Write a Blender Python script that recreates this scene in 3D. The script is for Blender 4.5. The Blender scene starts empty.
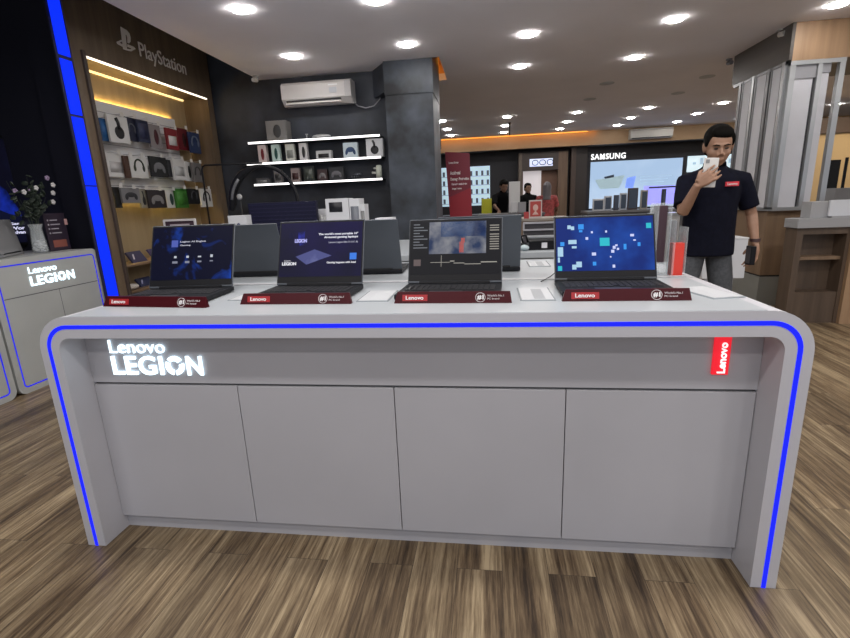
import bpy, bmesh, math, random
from mathutils import Vector, Matrix, Euler
PI = math.pi
rnd = random.Random(7)
scn = bpy.context.scene
COL = scn.collection

# ------------------------------------------------------------------ camera
FPX = 475.2
CAM = Vector((1.565, -1.435, 1.284))
pit, yaw, rol = .2439, -.1406, -.0419
fw = Vector((math.sin(yaw)*math.cos(pit), math.cos(yaw)*math.cos(pit), -math.sin(pit)))
r0 = Vector((math.cos(yaw), -math.sin(yaw), 0)); u0 = r0.cross(fw)
rt = math.cos(rol)*r0 + math.sin(rol)*u0
up = -math.sin(rol)*r0 + math.cos(rol)*u0
cd = bpy.data.cameras.new('camera'); cam = bpy.data.objects.new('camera', cd); COL.objects.link(cam)
cd.sensor_fit = 'HORIZONTAL'; cd.sensor_width = 36; cd.lens = FPX/850*36; cd.clip_start = .05; cd.clip_end = 100
cam.matrix_world = Matrix(((rt.x, up.x, -fw.x, CAM.x), (rt.y, up.y, -fw.y, CAM.y), (rt.z, up.z, -fw.z, CAM.z), (0, 0, 0, 1)))
scn.camera = cam
vs = scn.view_settings; scn.display_settings.display_device = 'sRGB'; vs.view_transform = 'Standard'; vs.look = 'None'; vs.gamma = 1; vs.exposure = .1; vs.use_curve_mapping = False

def at(px, py, ax, val):
    """point of a measured pixel on the real plane ax = val"""
    d = fw + (px-425)/FPX*rt - (py-319)/FPX*up
    i = 'xyz'.index(ax)
    return CAM + d*((val-CAM[i])/d[i])

# ------------------------------------------------------------------ materials
def _mat(name):
    m = bpy.data.materials.new(name); m.use_nodes = True
    nt = m.node_tree; return m, nt, nt.nodes['Principled BSDF']
MC = {}
def M(col, rough=.5, metal=0, emit=0, noise=0, nscale=8, bump=0, spec=.5, ecol=None, alpha=1, trans=0):
    key = (col, rough, metal, emit, noise, nscale, bump, spec, ecol, alpha, trans)
    if key in MC: return MC[key]
    m, nt, b = _mat('mat_%d' % len(MC))
    b.inputs['Base Color'].default_value = (*col, 1); b.inputs['Roughness'].default_value = rough
    b.inputs['Metallic'].default_value = metal; b.inputs['Specular IOR Level'].default_value = spec
    if emit:
        b.inputs['Emission Color'].default_value = (*(ecol or col), 1); b.inputs['Emission Strength'].default_value = emit
    if trans: b.inputs['Transmission Weight'].default_value = trans; b.inputs['IOR'].default_value = 1.3
    if alpha < 1: b.inputs['Alpha'].default_value = alpha
    if noise or bump:
        tc = nt.nodes.new('ShaderNodeTexCoord'); n = nt.nodes.new('ShaderNodeTexNoise')
        n.inputs['Scale'].default_value = nscale; n.inputs['Detail'].default_value = 5
        nt.links.new(tc.outputs['Object'], n.inputs['Vector'])
        if noise:
            r = nt.nodes.new('ShaderNodeMapRange'); r.inputs[1].default_value = .3; r.inputs[2].default_value = .7; r.inputs[3].default_value = 1-noise; r.inputs[4].default_value = 1+noise
            nt.links.new(n.outputs['Fac'], r.inputs[0])
            mx = nt.nodes.new('ShaderNodeVectorMath'); mx.operation = 'SCALE'; mx.inputs[0].default_value = col
            nt.links.new(r.outputs[0], mx.inputs['Scale']); nt.links.new(mx.outputs[0], b.inputs['Base Color'])
        if bump:
            bp = nt.nodes.new('ShaderNodeBump'); bp.inputs['Strength'].default_value = bump; bp.inputs['Distance'].default_value = .005
            nt.links.new(n.outputs['Fac'], bp.inputs['Height']); nt.links.new(bp.outputs[0], b.inputs['Normal'])
    MC[key] = m; return m

def ramp(nt, stops):
    r = nt.nodes.new('ShaderNodeValToRGB'); e = r.color_ramp.elements
    while len(e) < len(stops): e.new(.5)
    for k, (p, c) in enumerate(stops): e[k].position = p; e[k].color = (*c, 1)
    return r

def wood(dark, light, rough=.5, scale=(1, 1, .06), s=14, var=.5):
    m, nt, b = _mat('wood'); L = nt.links.new
    tc = nt.nodes.new('ShaderNodeTexCoord'); mp = nt.nodes.new('ShaderNodeMapping'); mp.inputs['Scale'].default_value = scale
    n = nt.nodes.new('ShaderNodeTexNoise'); n.inputs['Scale'].default_value = s; n.inputs['Detail'].default_value = 7; n.inputs['Roughness'].default_value = .62
    L(tc.outputs['Object'], mp.inputs[0]); L(mp.outputs[0], n.inputs['Vector'])
    r = ramp(nt, [(.5-var/2, dark), (.5+var/2, light)])
    L(n.outputs['Fac'], r.inputs[0]); L(r.outputs[0], b.inputs['Base Color']); b.inputs['Roughness'].default_value = rough
    return m

def floor_mat():
    m, nt, b = _mat('plank_floor'); L = nt.links.new
    tc = nt.nodes.new('ShaderNodeTexCoord'); mp = nt.nodes.new('ShaderNodeMapping'); mp.inputs['Rotation'].default_value = (0, 0, PI/2)
    br = nt.nodes.new('ShaderNodeTexBrick'); br.offset = .37
    for k, v in (('Scale', 1), ('Mortar Size', .0008), ('Mortar Smooth', .3), ('Brick Width', 1.22), ('Row Height', .16), ('Bias', 0)): br.inputs[k].default_value = v
    br.inputs['Color1'].default_value = (0, 0, 0, 1); br.inputs['Color2'].default_value = (1, 1, 1, 1); br.inputs['Mortar'].default_value = (.5, .5, .5, 1)
    L(tc.outputs['Object'], mp.inputs[0]); L(mp.outputs[0], br.inputs['Vector'])
    # per-plank offset of the grain
    sc = nt.nodes.new('ShaderNodeVectorMath'); sc.operation = 'SCALE'; sc.inputs['Scale'].default_value = 7
    L(br.outputs['Color'], sc.inputs[0])
    mp2 = nt.nodes.new('ShaderNodeMapping'); mp2.inputs['Scale'].default_value = (1, .045, 1); L(tc.outputs['Object'], mp2.inputs[0])
    ad = nt.nodes.new('ShaderNodeVectorMath'); L(mp2.outputs[0], ad.inputs[0]); L(sc.outputs[0], ad.inputs[1])
    n1 = nt.nodes.new('ShaderNodeTexNoise'); n1.inputs['Scale'].default_value = 85; n1.inputs['Detail'].default_value = 7; n1.inputs['Roughness'].default_value = .7
    n2 = nt.nodes.new('ShaderNodeTexNoise'); n2.inputs['Scale'].default_value = 9; n2.inputs['Detail'].default_value = 4; n2.inputs['Distortion'].default_value = 1.2
    L(ad.outputs[0], n1.inputs['Vector']); L(ad.outputs[0], n2.inputs['Vector'])
    a = nt.nodes.new('ShaderNodeMath'); a.operation = 'MULTIPLY_ADD'; a.inputs[1].default_value = .55
    L(n1.outputs['Fac'], a.inputs[0])
    h = nt.nodes.new('ShaderNodeMath'); h.operation = 'MULTIPLY'; h.inputs[1].default_value = .45; L(n2.outputs['Fac'], h.inputs[0]); L(h.outputs[0], a.inputs[2])
    r = ramp(nt, [(.36, (.035, .021, .011)), (.46, (.125, .083, .045)), (.54, (.235, .172, .10)), (.64, (.42, .325, .2))])
    L(a.outputs[0], r.inputs[0])
    mr = nt.nodes.new('ShaderNodeMapRange'); mr.inputs[3].default_value = .82; mr.inputs[4].default_value = 1.15
    L(br.outputs['Color'], mr.inputs[0])
    s2 = nt.nodes.new('ShaderNodeVectorMath'); s2.operation = 'SCALE'; L(r.outputs[0], s2.inputs[0]); L(mr.outputs[0], s2.inputs['Scale'])
    mx = nt.nodes.new('ShaderNodeMix'); mx.data_type = 'RGBA'; mx.inputs['B'].default_value = (.03, .02, .014, 1)
    L(br.outputs['Fac'], mx.inputs['Factor']); L(s2.outputs[0], mx.inputs['A']); L(mx.outputs['Result'], b.inputs['Base Color'])
    b.inputs['Roughness'].default_value = .42
    bp = nt.nodes.new('ShaderNodeBump'); bp.inputs['Strength'].default_value = .15; bp.inputs['Distance'].default_value = .002
    L(n1.outputs['Fac'], bp.inputs['Height']); L(bp.outputs[0], b.inputs['Normal'])
    return m

def emit_noise(c1, c2, strength, scale=3, lo=.45, hi=.7, dist=0):
    """a lit screen whose picture is soft blotches"""
    m, nt, b = _mat('screen'); L = nt.links.new
    tc = nt.nodes.new('ShaderNodeTexCoord'); n = nt.nodes.new('ShaderNodeTexNoise'); n.inputs['Scale'].default_value = scale; n.inputs['Detail'].default_value = 4
    n.inputs['Distortion'].default_value = dist
    r = ramp(nt, [(lo, c1), (hi, c2)]); L(tc.outputs['Object'], n.inputs['Vector']); L(n.outputs['Fac'], r.inputs[0])
    L(r.outputs[0], b.inputs['Emission Color']); b.inputs['Emission Strength'].default_value = strength*.75
    b.inputs['Base Color'].default_value = (.004, .004, .005, 1); b.inputs['Roughness'].default_value = .35; b.inputs['Specular IOR Level'].default_value = .05
    return m

WHITE = M((.52, .515, .55), .38, noise=.03, nscale=3)
WHITE2 = M((.42, .43, .42), .42, noise=.04, nscale=4)
TOPW = M((.405, .43, .455), .3, spec=.3)
PANEL = M((.45, .445, .475), .5, noise=.04, nscale=2)
CEIL = M((.86, .83, .87), .9, noise=.03, nscale=1.5)
BLUE = M((.0, .0, .1), .6, emit=1.15, ecol=(.012, .02, 1), spec=.1)
BLUE_DIM = M((.0, .0, .1), .6, emit=.75, ecol=(.012, .02, 1), spec=.1)
LOGO = M((.8, .9, .95), .4, emit=1.5, ecol=(.72, .9, 1))
REDSIGN = M((.4, .01, .02), .4, emit=.7, ecol=(1, .012, .03))
WHITE_LIT = M((.6, .6, .6), .4, emit=.8, ecol=(1, 1, 1))
BLACK = M((.008, .008, .01), .45, spec=.2)
BLACKM = M((.02, .02, .022), .7)
DGREY = M((.014, .015, .018), .5, spec=.12)
LID = M((.085, .095, .112), .4, .25)
GREYPL = M((.35, .35, .36), .5)
CONC = M((.030, .034, .044), .6, noise=.75, nscale=2.2, bump=.25)
CONC2 = M((.04, .048, .062), .55, noise=.8, nscale=3, bump=.25)
NAVYW = M((.008, .008, .018), .6)
ALU = M((.42, .43, .44), .35, .7)
ALUD = M((.2, .2, .21), .4, .6)
PWHITE = M((.62, .62, .66), .6, noise=.05, nscale=3)
WOODW = wood((.10, .068, .042), (.19, .135, .088), .5)
WOODP = wood((.25, .15, .085), (.42, .27, .155), .5, s=10)
WOODD = wood((.035, .027, .022), (.075, .06, .048), .5, scale=(.06, .06, 1), s=14)
WOODS = wood((.06, .04, .027), (.13, .088, .06), .5, s=12)
WOODB = wood((.16, .10, .06), (.27, .18, .11), .5, s=9)
GLASS = M((.85, .9, .92), .05, alpha=.22)
SKIN = M((.30, .165, .105), .5, noise=.05, nscale=30)
SKIND = M((.22, .12, .08), .5)
SHIRT = M((.0045, .005, .012), .85, noise=.2, nscale=40, spec=.12)
TROU = M((.06, .064, .072), .8, noise=.25, nscale=60)
HAIR = M((.004, .0035, .003), .8, spec=.08)
MAROON = M((.055, .005, .008), .3, spec=.25)
PAPER = M((.5, .51, .53), .5)

# ------------------------------------------------------------------ mesh helpers
def wm(o):
    m = Matrix.Identity(4)
    while o is not None: m = o.matrix_basis @ m; o = o.parent
    return m
def setp(o, label=None, cat=None, group=None, kind=None):
    if label: o['label'] = label
    if cat: o['category'] = cat
    if group: o['group'] = group
    if kind: o['kind'] = kind
    return o
def thing(name, loc=(0, 0, 0), rz=0, label=None, cat=None, group=None):
    o = bpy.data.objects.new(name, None); COL.objects.link(o); o.empty_display_size = .05
    o.location = loc; o.rotation_euler = (0, 0, rz); return setp(o, label, cat, group)
class B:
    """collects shapes in one bmesh"""
    def __init__(s): s.bm = bmesh.new()
    def box(s, x0, x1, y0, y1, z0, z1, bev=0):
        t = bmesh.new(); bmesh.ops.create_cube(t, size=1)
        for v in t.verts: v.co = Vector(((x0+x1)/2+v.co.x*(x1-x0), (y0+y1)/2+v.co.y*(y1-y0), (z0+z1)/2+v.co.z*(z1-z0)))
        if bev: bmesh.ops.bevel(t, geom=t.edges[:], offset=bev, segments=2, affect='EDGES', profile=.6)
        return s.add(t)
    def add(s, t):
        me = bpy.data.meshes.new('t'); t.to_mesh(me); t.free(); s.bm.from_mesh(me); bpy.data.meshes.remove(me); return s
    def prism(s, pts, a0, a1, ax='y'):
        """polygon pts (u,v) extruded along ax: y -> (x,z), x -> (y,z), z -> (x,y)"""
        t = bmesh.new()
        def mk(p, a): return {'y': (p[0], a, p[1]), 'x': (a, p[0], p[1]), 'z': (p[0], p[1], a)}[ax]
        f = t.faces.new([t.verts.new(mk(p, a0)) for p in pts])
        r = bmesh.ops.extrude_face_region(t, geom=[f])
        d = Vector(mk((0, 0), a1-a0))
        for v in [g for g in r['geom'] if isinstance(g, bmesh.types.BMVert)]: v.co += d
        bmesh.ops.recalc_face_normals(t, faces=t.faces[:])
        return s.add(t)
    def tube(s, pts, r, seg=10, caps=True):
        pts = [Vector(p) for p in pts]; n = len(pts)
        rs = list(r) if isinstance(r, (list, tuple)) else [r]*n
        t = bmesh.new(); rings = []; pu = None
        for i, p in enumerate(pts):
            d = ((pts[min(i+1, n-1)]-p).normalized() + (p-pts[max(i-1, 0)]).normalized())
            d = d.normalized() if d.length > 1e-6 else Vector((0, 0, 1))
            if pu is None: pu = d.orthogonal().normalized()
            pu = (pu - d*pu.dot(d)).normalized(); w = d.cross(pu)
            rings.append([t.verts.new(p + (pu*math.cos(a)+w*math.sin(a))*rs[i]) for a in [2*PI*k/seg for k in range(seg)]])
        for A, C in zip(rings, rings[1:]):
            for k in range(seg): t.faces.new((A[k], A[(k+1) % seg], C[(k+1) % seg], C[k]))
        if caps: t.faces.new(rings[0][::-1]); t.faces.new(rings[-1])
        bmesh.ops.recalc_face_normals(t, faces=t.faces[:])
        return s.add(t)
    def lathe(s, prof, c=(0, 0, 0), seg=24):
        t = bmesh.new(); rings = []
        for r, z in prof: rings.append([t.verts.new((c[0]+r*math.cos(2*PI*k/seg), c[1]+r*math.sin(2*PI*k/seg), c[2]+z)) for k in range(seg)])
        for A, C in zip(rings, rings[1:]):
            for k in range(seg): t.faces.new((A[k], A[(k+1) % seg], C[(k+1) % seg], C[k]))
        t.faces.new(rings[0][::-1]); t.faces.new(rings[-1])
        bmesh.ops.recalc_face_normals(t, faces=t.faces[:])
        return s.add(t)
    def ell(s, c, r, rot=None, seg=16):
        t = bmesh.new(); bmesh.ops.create_uvsphere(t, u_segments=seg, v_segments=seg//2+2, radius=1)
        R = Euler(rot).to_matrix() if rot else Matrix.Identity(3)
        for v in t.verts: v.co = Vector(c) + R @ Vector((v.co.x*r[0], v.co.y*r[1], v.co.z*r[2]))
        return s.add(t)
    def loft(s, rings):
        """rings: (center, rx, ry, rz_angle) ellipses in z-planes tilted not at all"""
        t = bmesh.new(); R = []
        for c, rx, ry, *a in rings:
            an = a[0] if a else 0
            R.append([t.verts.new((c[0]+rx*math.cos(q)*math.cos(an)-ry*math.sin(q)*math.sin(an), c[1]+rx*math.cos(q)*math.sin(an)+ry*math.sin(q)*math.cos(an), c[2])) for q in [2*PI*k/28 for k in range(28)]])
        for A, C in zip(R, R[1:]):
            for k in range(28): t.faces.new((A[k], A[(k+1) % 28], C[(k+1) % 28], C[k]))
        t.faces.new(R[0][::-1]); t.faces.new(R[-1]); bmesh.ops.recalc_face_normals(t, faces=t.faces[:])
        return s.add(t)
    def arch(s, x0, x1, h, t, Ro, Ri, y0, y1, z0=0, ax='y'):
        """upside-down U with rounded corners, legs down to z0"""
        def arc(cx, cz, r, a0, a1): return [(cx+r*math.cos(a0+(a1-a0)*k/10), cz+r*math.sin(a0+(a1-a0)*k/10)) for k in range(11)]
        o = [(x0, z0)] + arc(x0+Ro, h-Ro, Ro, PI, PI/2) + arc(x1-Ro, h-Ro, Ro, PI/2, 0) + [(x1, z0)]
        i = [(x0+t, z0)] + arc(x0+t+Ri, h-t-Ri, Ri, PI, PI/2) + arc(x1-t-Ri, h-t-Ri, Ri, PI/2, 0) + [(x1-t, z0)]
        b = bmesh.new()
        def mk(p, a): return (p[0], a, p[1]) if ax == 'y' else (a, p[0], p[1])
        V = [[b.verts.new(mk(p, a)) for p in q] for q in (o, i) for a in (y0, y1)]
        n = len(o)
        for k in range(n-1):
            b.faces.new((V[0][k], V[0][k+1], V[2][k+1], V[2][k])); b.faces.new((V[1][k], V[1][k+1], V[3][k+1], V[3][k]))
            b.faces.new((V[0][k], V[0][k+1], V[1][k+1], V[1][k])); b.faces.new((V[2][k], V[2][k+1], V[3][k+1], V[3][k]))
        for k in (0, n-1): b.faces.new((V[0][k], V[2][k], V[3][k], V[1][k]))
        bmesh.ops.recalc_face_normals(b, faces=b.faces[:]); return s.add(b)
    def loop(s, x0, x1, z0, z1, t, R, a0, a1, ax='y'):
        """rounded rectangular frame of band width t"""
        def rr(x0, x1, z0, z1, r):
            o = []
            for cx, cz, st in ((x1-r, z1-r, 0), (x0+r, z1-r, PI/2), (x0+r, z0+r, PI), (x1-r, z0+r, 1.5*PI)):
                o += [(cx+r*math.cos(st+PI/2*k/6), cz+r*math.sin(st+PI/2*k/6)) for k in range(7)]
            return o
        o, i = rr(x0, x1, z0, z1, R), rr(x0+t, x1-t, z0+t, z1-t, max(R-t, .002)); n = len(o)
        b = bmesh.new()
        def mk(p, a): return (p[0], a, p[1]) if ax == 'y' else (a, p[0], p[1])
        V = [[b.verts.new(mk(p, a)) for p in q] for q in (o, i) for a in (a0, a1)]
        for k in range(n):
            j = (k+1) % n
            b.faces.new((V[0][k], V[0][j], V[2][j], V[2][k])); b.faces.new((V[1][k], V[1][j], V[3][j], V[3][k]))
            b.faces.new((V[0][k], V[0][j], V[1][j], V[1][k])); b.faces.new((V[2][k], V[2][j], V[3][j], V[3][k]))
        bmesh.ops.recalc_face_normals(b, faces=b.faces[:]); return s.add(b)
    def xf(s, m): s.bm.transform(m); return s
    def obj(s, name, mat, parent=None, world=True, smooth=False, remesh=0, sm=3):
        me = bpy.data.meshes.new(name)
        if parent is not None and world: s.bm.transform(wm(parent).inverted())
        s.bm.to_mesh(me); s.bm.free()
        o = bpy.data.objects.new(name, me); COL.objects.link(o)
        if remesh:
            md = o.modifiers.new('r', 'REMESH'); md.mode = 'VOXEL'; md.voxel_size = remesh
            if sm: ms = o.modifiers.new('s', 'SMOOTH'); ms.iterations = sm; ms.factor = .5
            dg = bpy.context.evaluated_depsgraph_get(); me2 = bpy.data.meshes.new_from_object(o.evaluated_get(dg))
            o.modifiers.clear(); o.data = me2; me2.name = name; me = me2
        me.materials.clear(); me.materials.append(mat)
        if smooth: me.polygons.foreach_set('use_smooth', [True]*len(me.polygons))
        if parent is not None: o.parent = parent
        return o

def text_bm(s, W, H, depth=.004, bold=0, spacing=1):
    """text mesh in the local XZ plane facing -Y, lower left at origin, fitted to W x H"""
    c = bpy.data.curves.new('t', 'FONT'); c.body = s; c.size = 1; c.offset = bold; c.extrude = .5; c.space_character = spacing; c.resolution_u = 4
    o = bpy.data.objects.new('t', c); COL.objects.link(o)
    me = bpy.data.meshes.new_from_object(o.evaluated_get(bpy.context.evaluated_depsgraph_get()))
    bpy.data.objects.remove(o); bpy.data.curves.remove(c)
    b = B(); b.bm.from_mesh(me); bpy.data.meshes.remove(me)
    xs = [v.co.x for v in b.bm.verts]; ys = [v.co.y for v in b.bm.verts]
    x0, x1, y0, y1 = min(xs), max(xs), min(ys), max(ys)
    for v in b.bm.verts:
        v.co = Vector(((v.co.x-x0)/(x1-x0)*W, -v.co.z*depth, (v.co.y-y0)/(y1-y0)*H))
    bmesh.ops.recalc_face_normals(b.bm, faces=b.bm.faces[:])
    return b
def put(b, loc, rz=0, ry=0): return b.xf(Matrix.Translation(loc) @ Matrix.Rotation(rz, 4, 'Z') @ Matrix.Rotation(ry, 4, 'Y'))
def box(name, mat, parent, *a, bev=0, world=True): return B().box(*a, bev=bev).obj(name, mat, parent, world)
def struct(name, b, mat):
    o = b.obj(name, mat); o['kind'] = 'structure'; return o
def dup(o, loc, rz=None, label=None, group=None):
    c = o.copy(); COL.objects.link(c); c.location = loc
    if rz is not None: c.rotation_euler = (0, 0, rz)
    if label: c['label'] = label
    if group: c['group'] = group
    for ch in o.children:
        k = ch.copy(); COL.objects.link(k); k.parent = c
        for g in ch.children: q = g.copy(); COL.objects.link(q); q.parent = k
    return c
def pxr(x0, y0, x1, y1, ax, val):
    """extent on a plane of a pixel rectangle: (u0,u1,z0,z1)"""
    xm, ym = (x0+x1)/2, (y0+y1)/2; k = 0 if ax == 'y' else 1
    return at(x0, ym, ax, val)[k], at(x1, ym, ax, val)[k], at(xm, y1, ax, val).z, at(xm, y0, ax, val).z

# ------------------------------------------------------------------ the shell
ZC = 2.8
struct('floor', B().box(-3.2, 15, -4, 14, -.1, 0), floor_mat())
cb = B()
cb.box(-1.22, .42, -4, 4.62, ZC, ZC+.08); cb.box(.42, 15, -4, 4.27, ZC, ZC+.08)
cb.box(1.03, 15, 4.27, 11.62, ZC, ZC+.08); cb.box(-1.5, 1.03, 5.32, 11.62, ZC, ZC+.08)
struct('ceiling', cb, CEIL)
struct('ceiling_upper', B().box(-3.2, 15, -4, 14, 3.3, 3.4), M((.12, .12, .13), .9))
struct('trim_1', B().box(1.03, 1.06, 4.27, 5.35, ZC+.08, 3.2).box(.3, 1.06, 5.32, 5.35, ZC+.08, 3.2).box(.95, 1.03, 4.27, 4.29, ZC+.02, 3.2), M((.75, .42, .12), .8))  # coffer walls: the amber lamplight is put into their colour too
struct('wall_back', B().box(-2.9, .45, 4.62, 4.74, 0, 3.3), CONC)
struct('wall_left_bay', B().box(-2.9, -2.78, -4, 4.6, 0, 3.2).box(-2.78, -2.25, 2.55, 2.65, 0, 3.3), NAVYW)
cb = B().box(.41, .95, 4.27, 5.0, 0, 2.445).box(.405, .955, 4.265, 5.0, 2.452, ZC+.4).box(.415, .945, 4.275, 5.0, 2.44, 2.456)
struct('column', cb, CONC2)
struct('trim_2', B().prism([(.2, 4.62), (.405, 4.3), (.405, 4.62)], 2.5, ZC, 'z'), CONC)
# far end: wood bulkhead, dark wall below
BULK = wood((.3, .19, .1), (.42, .28, .16), .6, scale=(.3, 1, 1), s=3)
struct('trim_3', B().box(-1.5, 15, 11.6, 11.72, 2.47, ZC), BULK)
struct('ceiling_far', B().box(-1.5, 15, 11.72, 12.3, 2.47, 2.55), BLACKM)
struct('wall_far', B().box(-1.5, 15, 12.2, 12.3, 0, 2.47), M((.014, .013, .018), .6))
struct('wall_far_left', B().box(-1.6, -1.5, 4.74, 12.3, 0, 3.2), M((.05, .05, .06), .7))
struct('wall_right', B().box(14.9, 15, -4, 12.2, 0, 2.8), M((.5, .42, .3), .8))
o = B().box(.3, 4.0, 11.58, 11.598, 2.785, 2.797).obj('cove_light', M((1, .5, .1), .5, emit=1.2, ecol=(1, .42, .06)))
l = bpy.data.lights.new('cove_lamp', 'AREA'); l.shape = 'RECTANGLE'; l.size = 4.2; l.size_y = .03; l.energy = 3.2; l.color = (1, .4, .06)
lo = bpy.data.objects.new('cove_lamp', l); COL.objects.link(lo); lo.location = (2.1, 11.5, 2.78); lo.rotation_euler = (math.radians(40), 0, 0)
setp(o, 'thin orange cove light line along the top of the far wooden bulkhead', 'light strip')

# ------------------------------------------------------------------ ceiling downlights
# coffer beside the column glows amber
l = bpy.data.lights.new('coffer_lamp', 'AREA'); l.shape = 'RECTANGLE'; l.size = .4; l.size_y = .1; l.energy = 5; l.color = (1, .42, .08)
lo = bpy.data.objects.new('coffer_lamp', l); COL.objects.link(lo); lo.location = (.8, 4.9, 2.95); lo.rotation_euler = (math.radians(90), 0, 0)
ring = M((.4, .4, .4), .6); disc = M((1, 1, 1), .5, emit=100, ecol=(1, .97, .93))
proto = thing('ceiling_downlight', label='x', cat='ceiling light')
B().loop(-.088, .088, -.088, .088, .016, .0879, -.008, 0).xf(Matrix.Rotation(-PI/2, 4, 'X')).obj('trim_ring', ring, proto, False)
B().lathe([(.068, -.012), (.068, -.002)]).obj('diffuser', disc, proto, False)
GX = [-.38, .7, 1.94, 3.25, 4.55, 5.82, 7.15]
lit = [(-.353, 2.553, 'second round downlight from the left along the top edge of the photo, nearest the left wall'), (.711, 2.64, 'downlight cut by the top edge of the photo left of centre'),
 (-.449, 3.81, 'round downlight just above the air conditioner'), (.767, 3.746, 'round downlight above the dark concrete column'),
 (1.946, 3.764, 'large downlight right of centre, nearest of its pair near the column'), (1.941, 4.917, 'downlight just below and behind the large centre one'),
 (3.258, 3.703, 'large downlight near the top edge left of the wood fascia'), (3.251, 4.919, 'downlight halfway between the top right lamp and the far bulkhead'), (4.59, 3.686, 'downlight cut by the top right corner above the wood fascia')]
rows = [(8.6, 'nearest row of the far downlights'), (9.76, 'middle row of the far downlights'), (10.85, 'farthest row beside the bulkhead')]
names = ['above the red banner', 'above the man in black by the counter', 'above the dark posts beside the portal', 'above the big wall screen', 'between the big screen and the standing man', 'seen through the metal frames']
for yy, rn in rows:
    for x, nn in zip([.65, 1.92, 3.23, 4.52, 5.82, 7.18], names): lit.append((x, yy, 'downlight %s, %s' % (nn, rn)))
lit.append((8.34, 9.64, 'downlight glimpsed at the right edge through the metal frame'))
for k, (x, y, lb) in enumerate(lit):
    if k == 0: proto.location = (x, y, ZC); proto['label'] = 'round white recessed ceiling downlight at the top left, nearest the wooden display wall'; proto['group'] = 'recessed ceiling downlights'
    else: dup(proto, (x, y, ZC), label=lb)
up_ = [(3.235, 6.22), (3.22, 7.34), (4.59, 7.34), (4.58, 6.25)]
dk = M((.5, .5, .5), .6)
for (x, y), lb in zip(up_, ['nearer left', 'farther left', 'farther right', 'nearer right']):
    t = thing('unlit_downlight', (x, y, ZC), 0, 'faint unlit round ceiling fitting in mid ceiling, %s of four' % lb, 'ceiling light', 'unlit ceiling fittings')
    B().lathe([(.1, -.008), (.1, -.001)]).obj('diffuser', dk, t, False)
def lamp(x, y, z, e, size, col=(1, .97, .94)):
    l = bpy.data.lights.new('lamp', 'AREA'); l.shape = 'DISK'; l.size = size; l.energy = e; l.color = col
    o = bpy.data.objects.new('shop_and_fill_lamp', l); COL.objects.link(o); o.location = (x, y, z); return o
for y in (1.35, .15, -1.1, -2.4):
    for x in (-.45, .7, 1.94, 3.25, 4.6): lamp(x, y, ZC-.02, 9, .2)
for x in (6.2, 8.5, 11):
    for y in (1.5, 4.5): lamp(x, y, ZC-.02, 22, .5)
lamp(8.3, 7.8, ZC-.02, 30, .4, (1, .85, .6))  # fill lamp added to brighten the warm partition, no fitting here
for x, y in ((3.9, 6.8), (1.3, 6.8), (6.2, 6.8)): lamp(x, y, ZC-.02, 14, .3)  # fill lamps added in mid ceiling, where the fittings themselves are unlit
w = bpy.data.worlds.new('world'); scn.world = w; w.use_nodes = True
w.node_tree.nodes['Background'].inputs[0].default_value = (.75, .8, .9, 1); w.node_tree.nodes['Background'].inputs[1].default_value = .72

# ------------------------------------------------------------------ logo lettering
def logo(parent, o, rz, w1, h1, w2, h2, dx2, dz, mat=LOGO, d=.006, bold=.02):
    """'Lenovo' above 'LEGION' whose O is a notched ring"""
    put(text_bm('Lenovo', w1, h1, d, -.004), Vector(o)+Vector((0, 0, 0)), rz).obj('small_lettering', mat, parent)
    b = text_bm('LEGI', w2*.57, h2, d, .018, 1.06)
    n = text_bm('N', w2*.17, h2, d, .018); n.xf(Matrix.Translation((w2*.83, 0, 0)))
    me = bpy.data.meshes.new('t'); n.bm.to_mesh(me); n.bm.free(); b.bm.from_mesh(me)
    R, r = h2*.5, h2*.25; cx, cz = w2*.70, h2*.5
    for a0 in (.62, 2.72, 4.81):   # three segments with gaps
        pts = [(cx+R*math.cos(a0+q), cz+R*math.sin(a0+q)) for q in [k*1.75/8 for k in range(9)]]
        pts += [(cx+r*math.cos(a0+q+.05), cz+r*math.sin(a0+q+.05)) for q in [k*1.65/8 for k in range(8, -1, -1)]]
        b.prism(pts, -d/2, d/2)
    rot = Matrix.Rotation(rz, 3, 'Z')
    put(b, Vector(o)+rot @ Vector((dx2, 0, dz)), rz).obj('large_lettering', mat, parent)

# ------------------------------------------------------------------ main counter
D = .1076
t = thing('display_counter', (1.225, 0, 0), 0, 'long white display counter in front with blue light line around its rounded edge', 'display counter')
W0, W1, HT = -.038, 2.488, .94
B().arch(W0, W1, HT, .078, .125, .045, 0, .592).obj('shell', WHITE, t)
B().arch(-.007, 2.457, .91, .0135, .09, .078, -.0015, .004).obj('light_strip', BLUE, t)
box('worktop', TOPW, t, .10, 2.35, .003, .59, .9395, .9415)
box('upper_panel', PANEL, t, .041, 2.409, D, D+.02, .655, .8615)
for k in range(4):
    a = .04+k*2.369/4
    box('cabinet_door', PANEL, t, a+.0015, a+2.369/4-.0015, D, D+.018, .062, .645, bev=.0015)
box('groove', M((.1, .1, .1), .6), t, .041, 2.409, D+.012, D+.022, .64, .66)
box('kick_plate', PANEL, t, .041, 2.409, .1274, .14, 0, .06)
l1 = at(111.5, 352.6, 'y', D); l2 = at(166, 352, 'y', D); m1 = at(115.5, 374, 'y', D); m2 = at(204.7, 374, 'y', D)
h1 = at(110, 339.7, 'y', D).z-l1.z; h2 = at(112, 355.5, 'y', D).z-m1.z
logo(t, (l1.x, D-.006, l1.z), 0, l2.x-l1.x, h1, m2.x-m1.x, h2, m1.x-l1.x, m1.z-l1.z)
s0 = pxr(712.3, 337, 729, 373.6, 'y', D); xr0 = at(720.5, 355, 'y', D).x
wr = .047; zt0 = s0[3]-.004
box('red_sign', REDSIGN, t, xr0-wr/2, xr0+wr/2, D-.01, D, s0[2], .8612)
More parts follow.
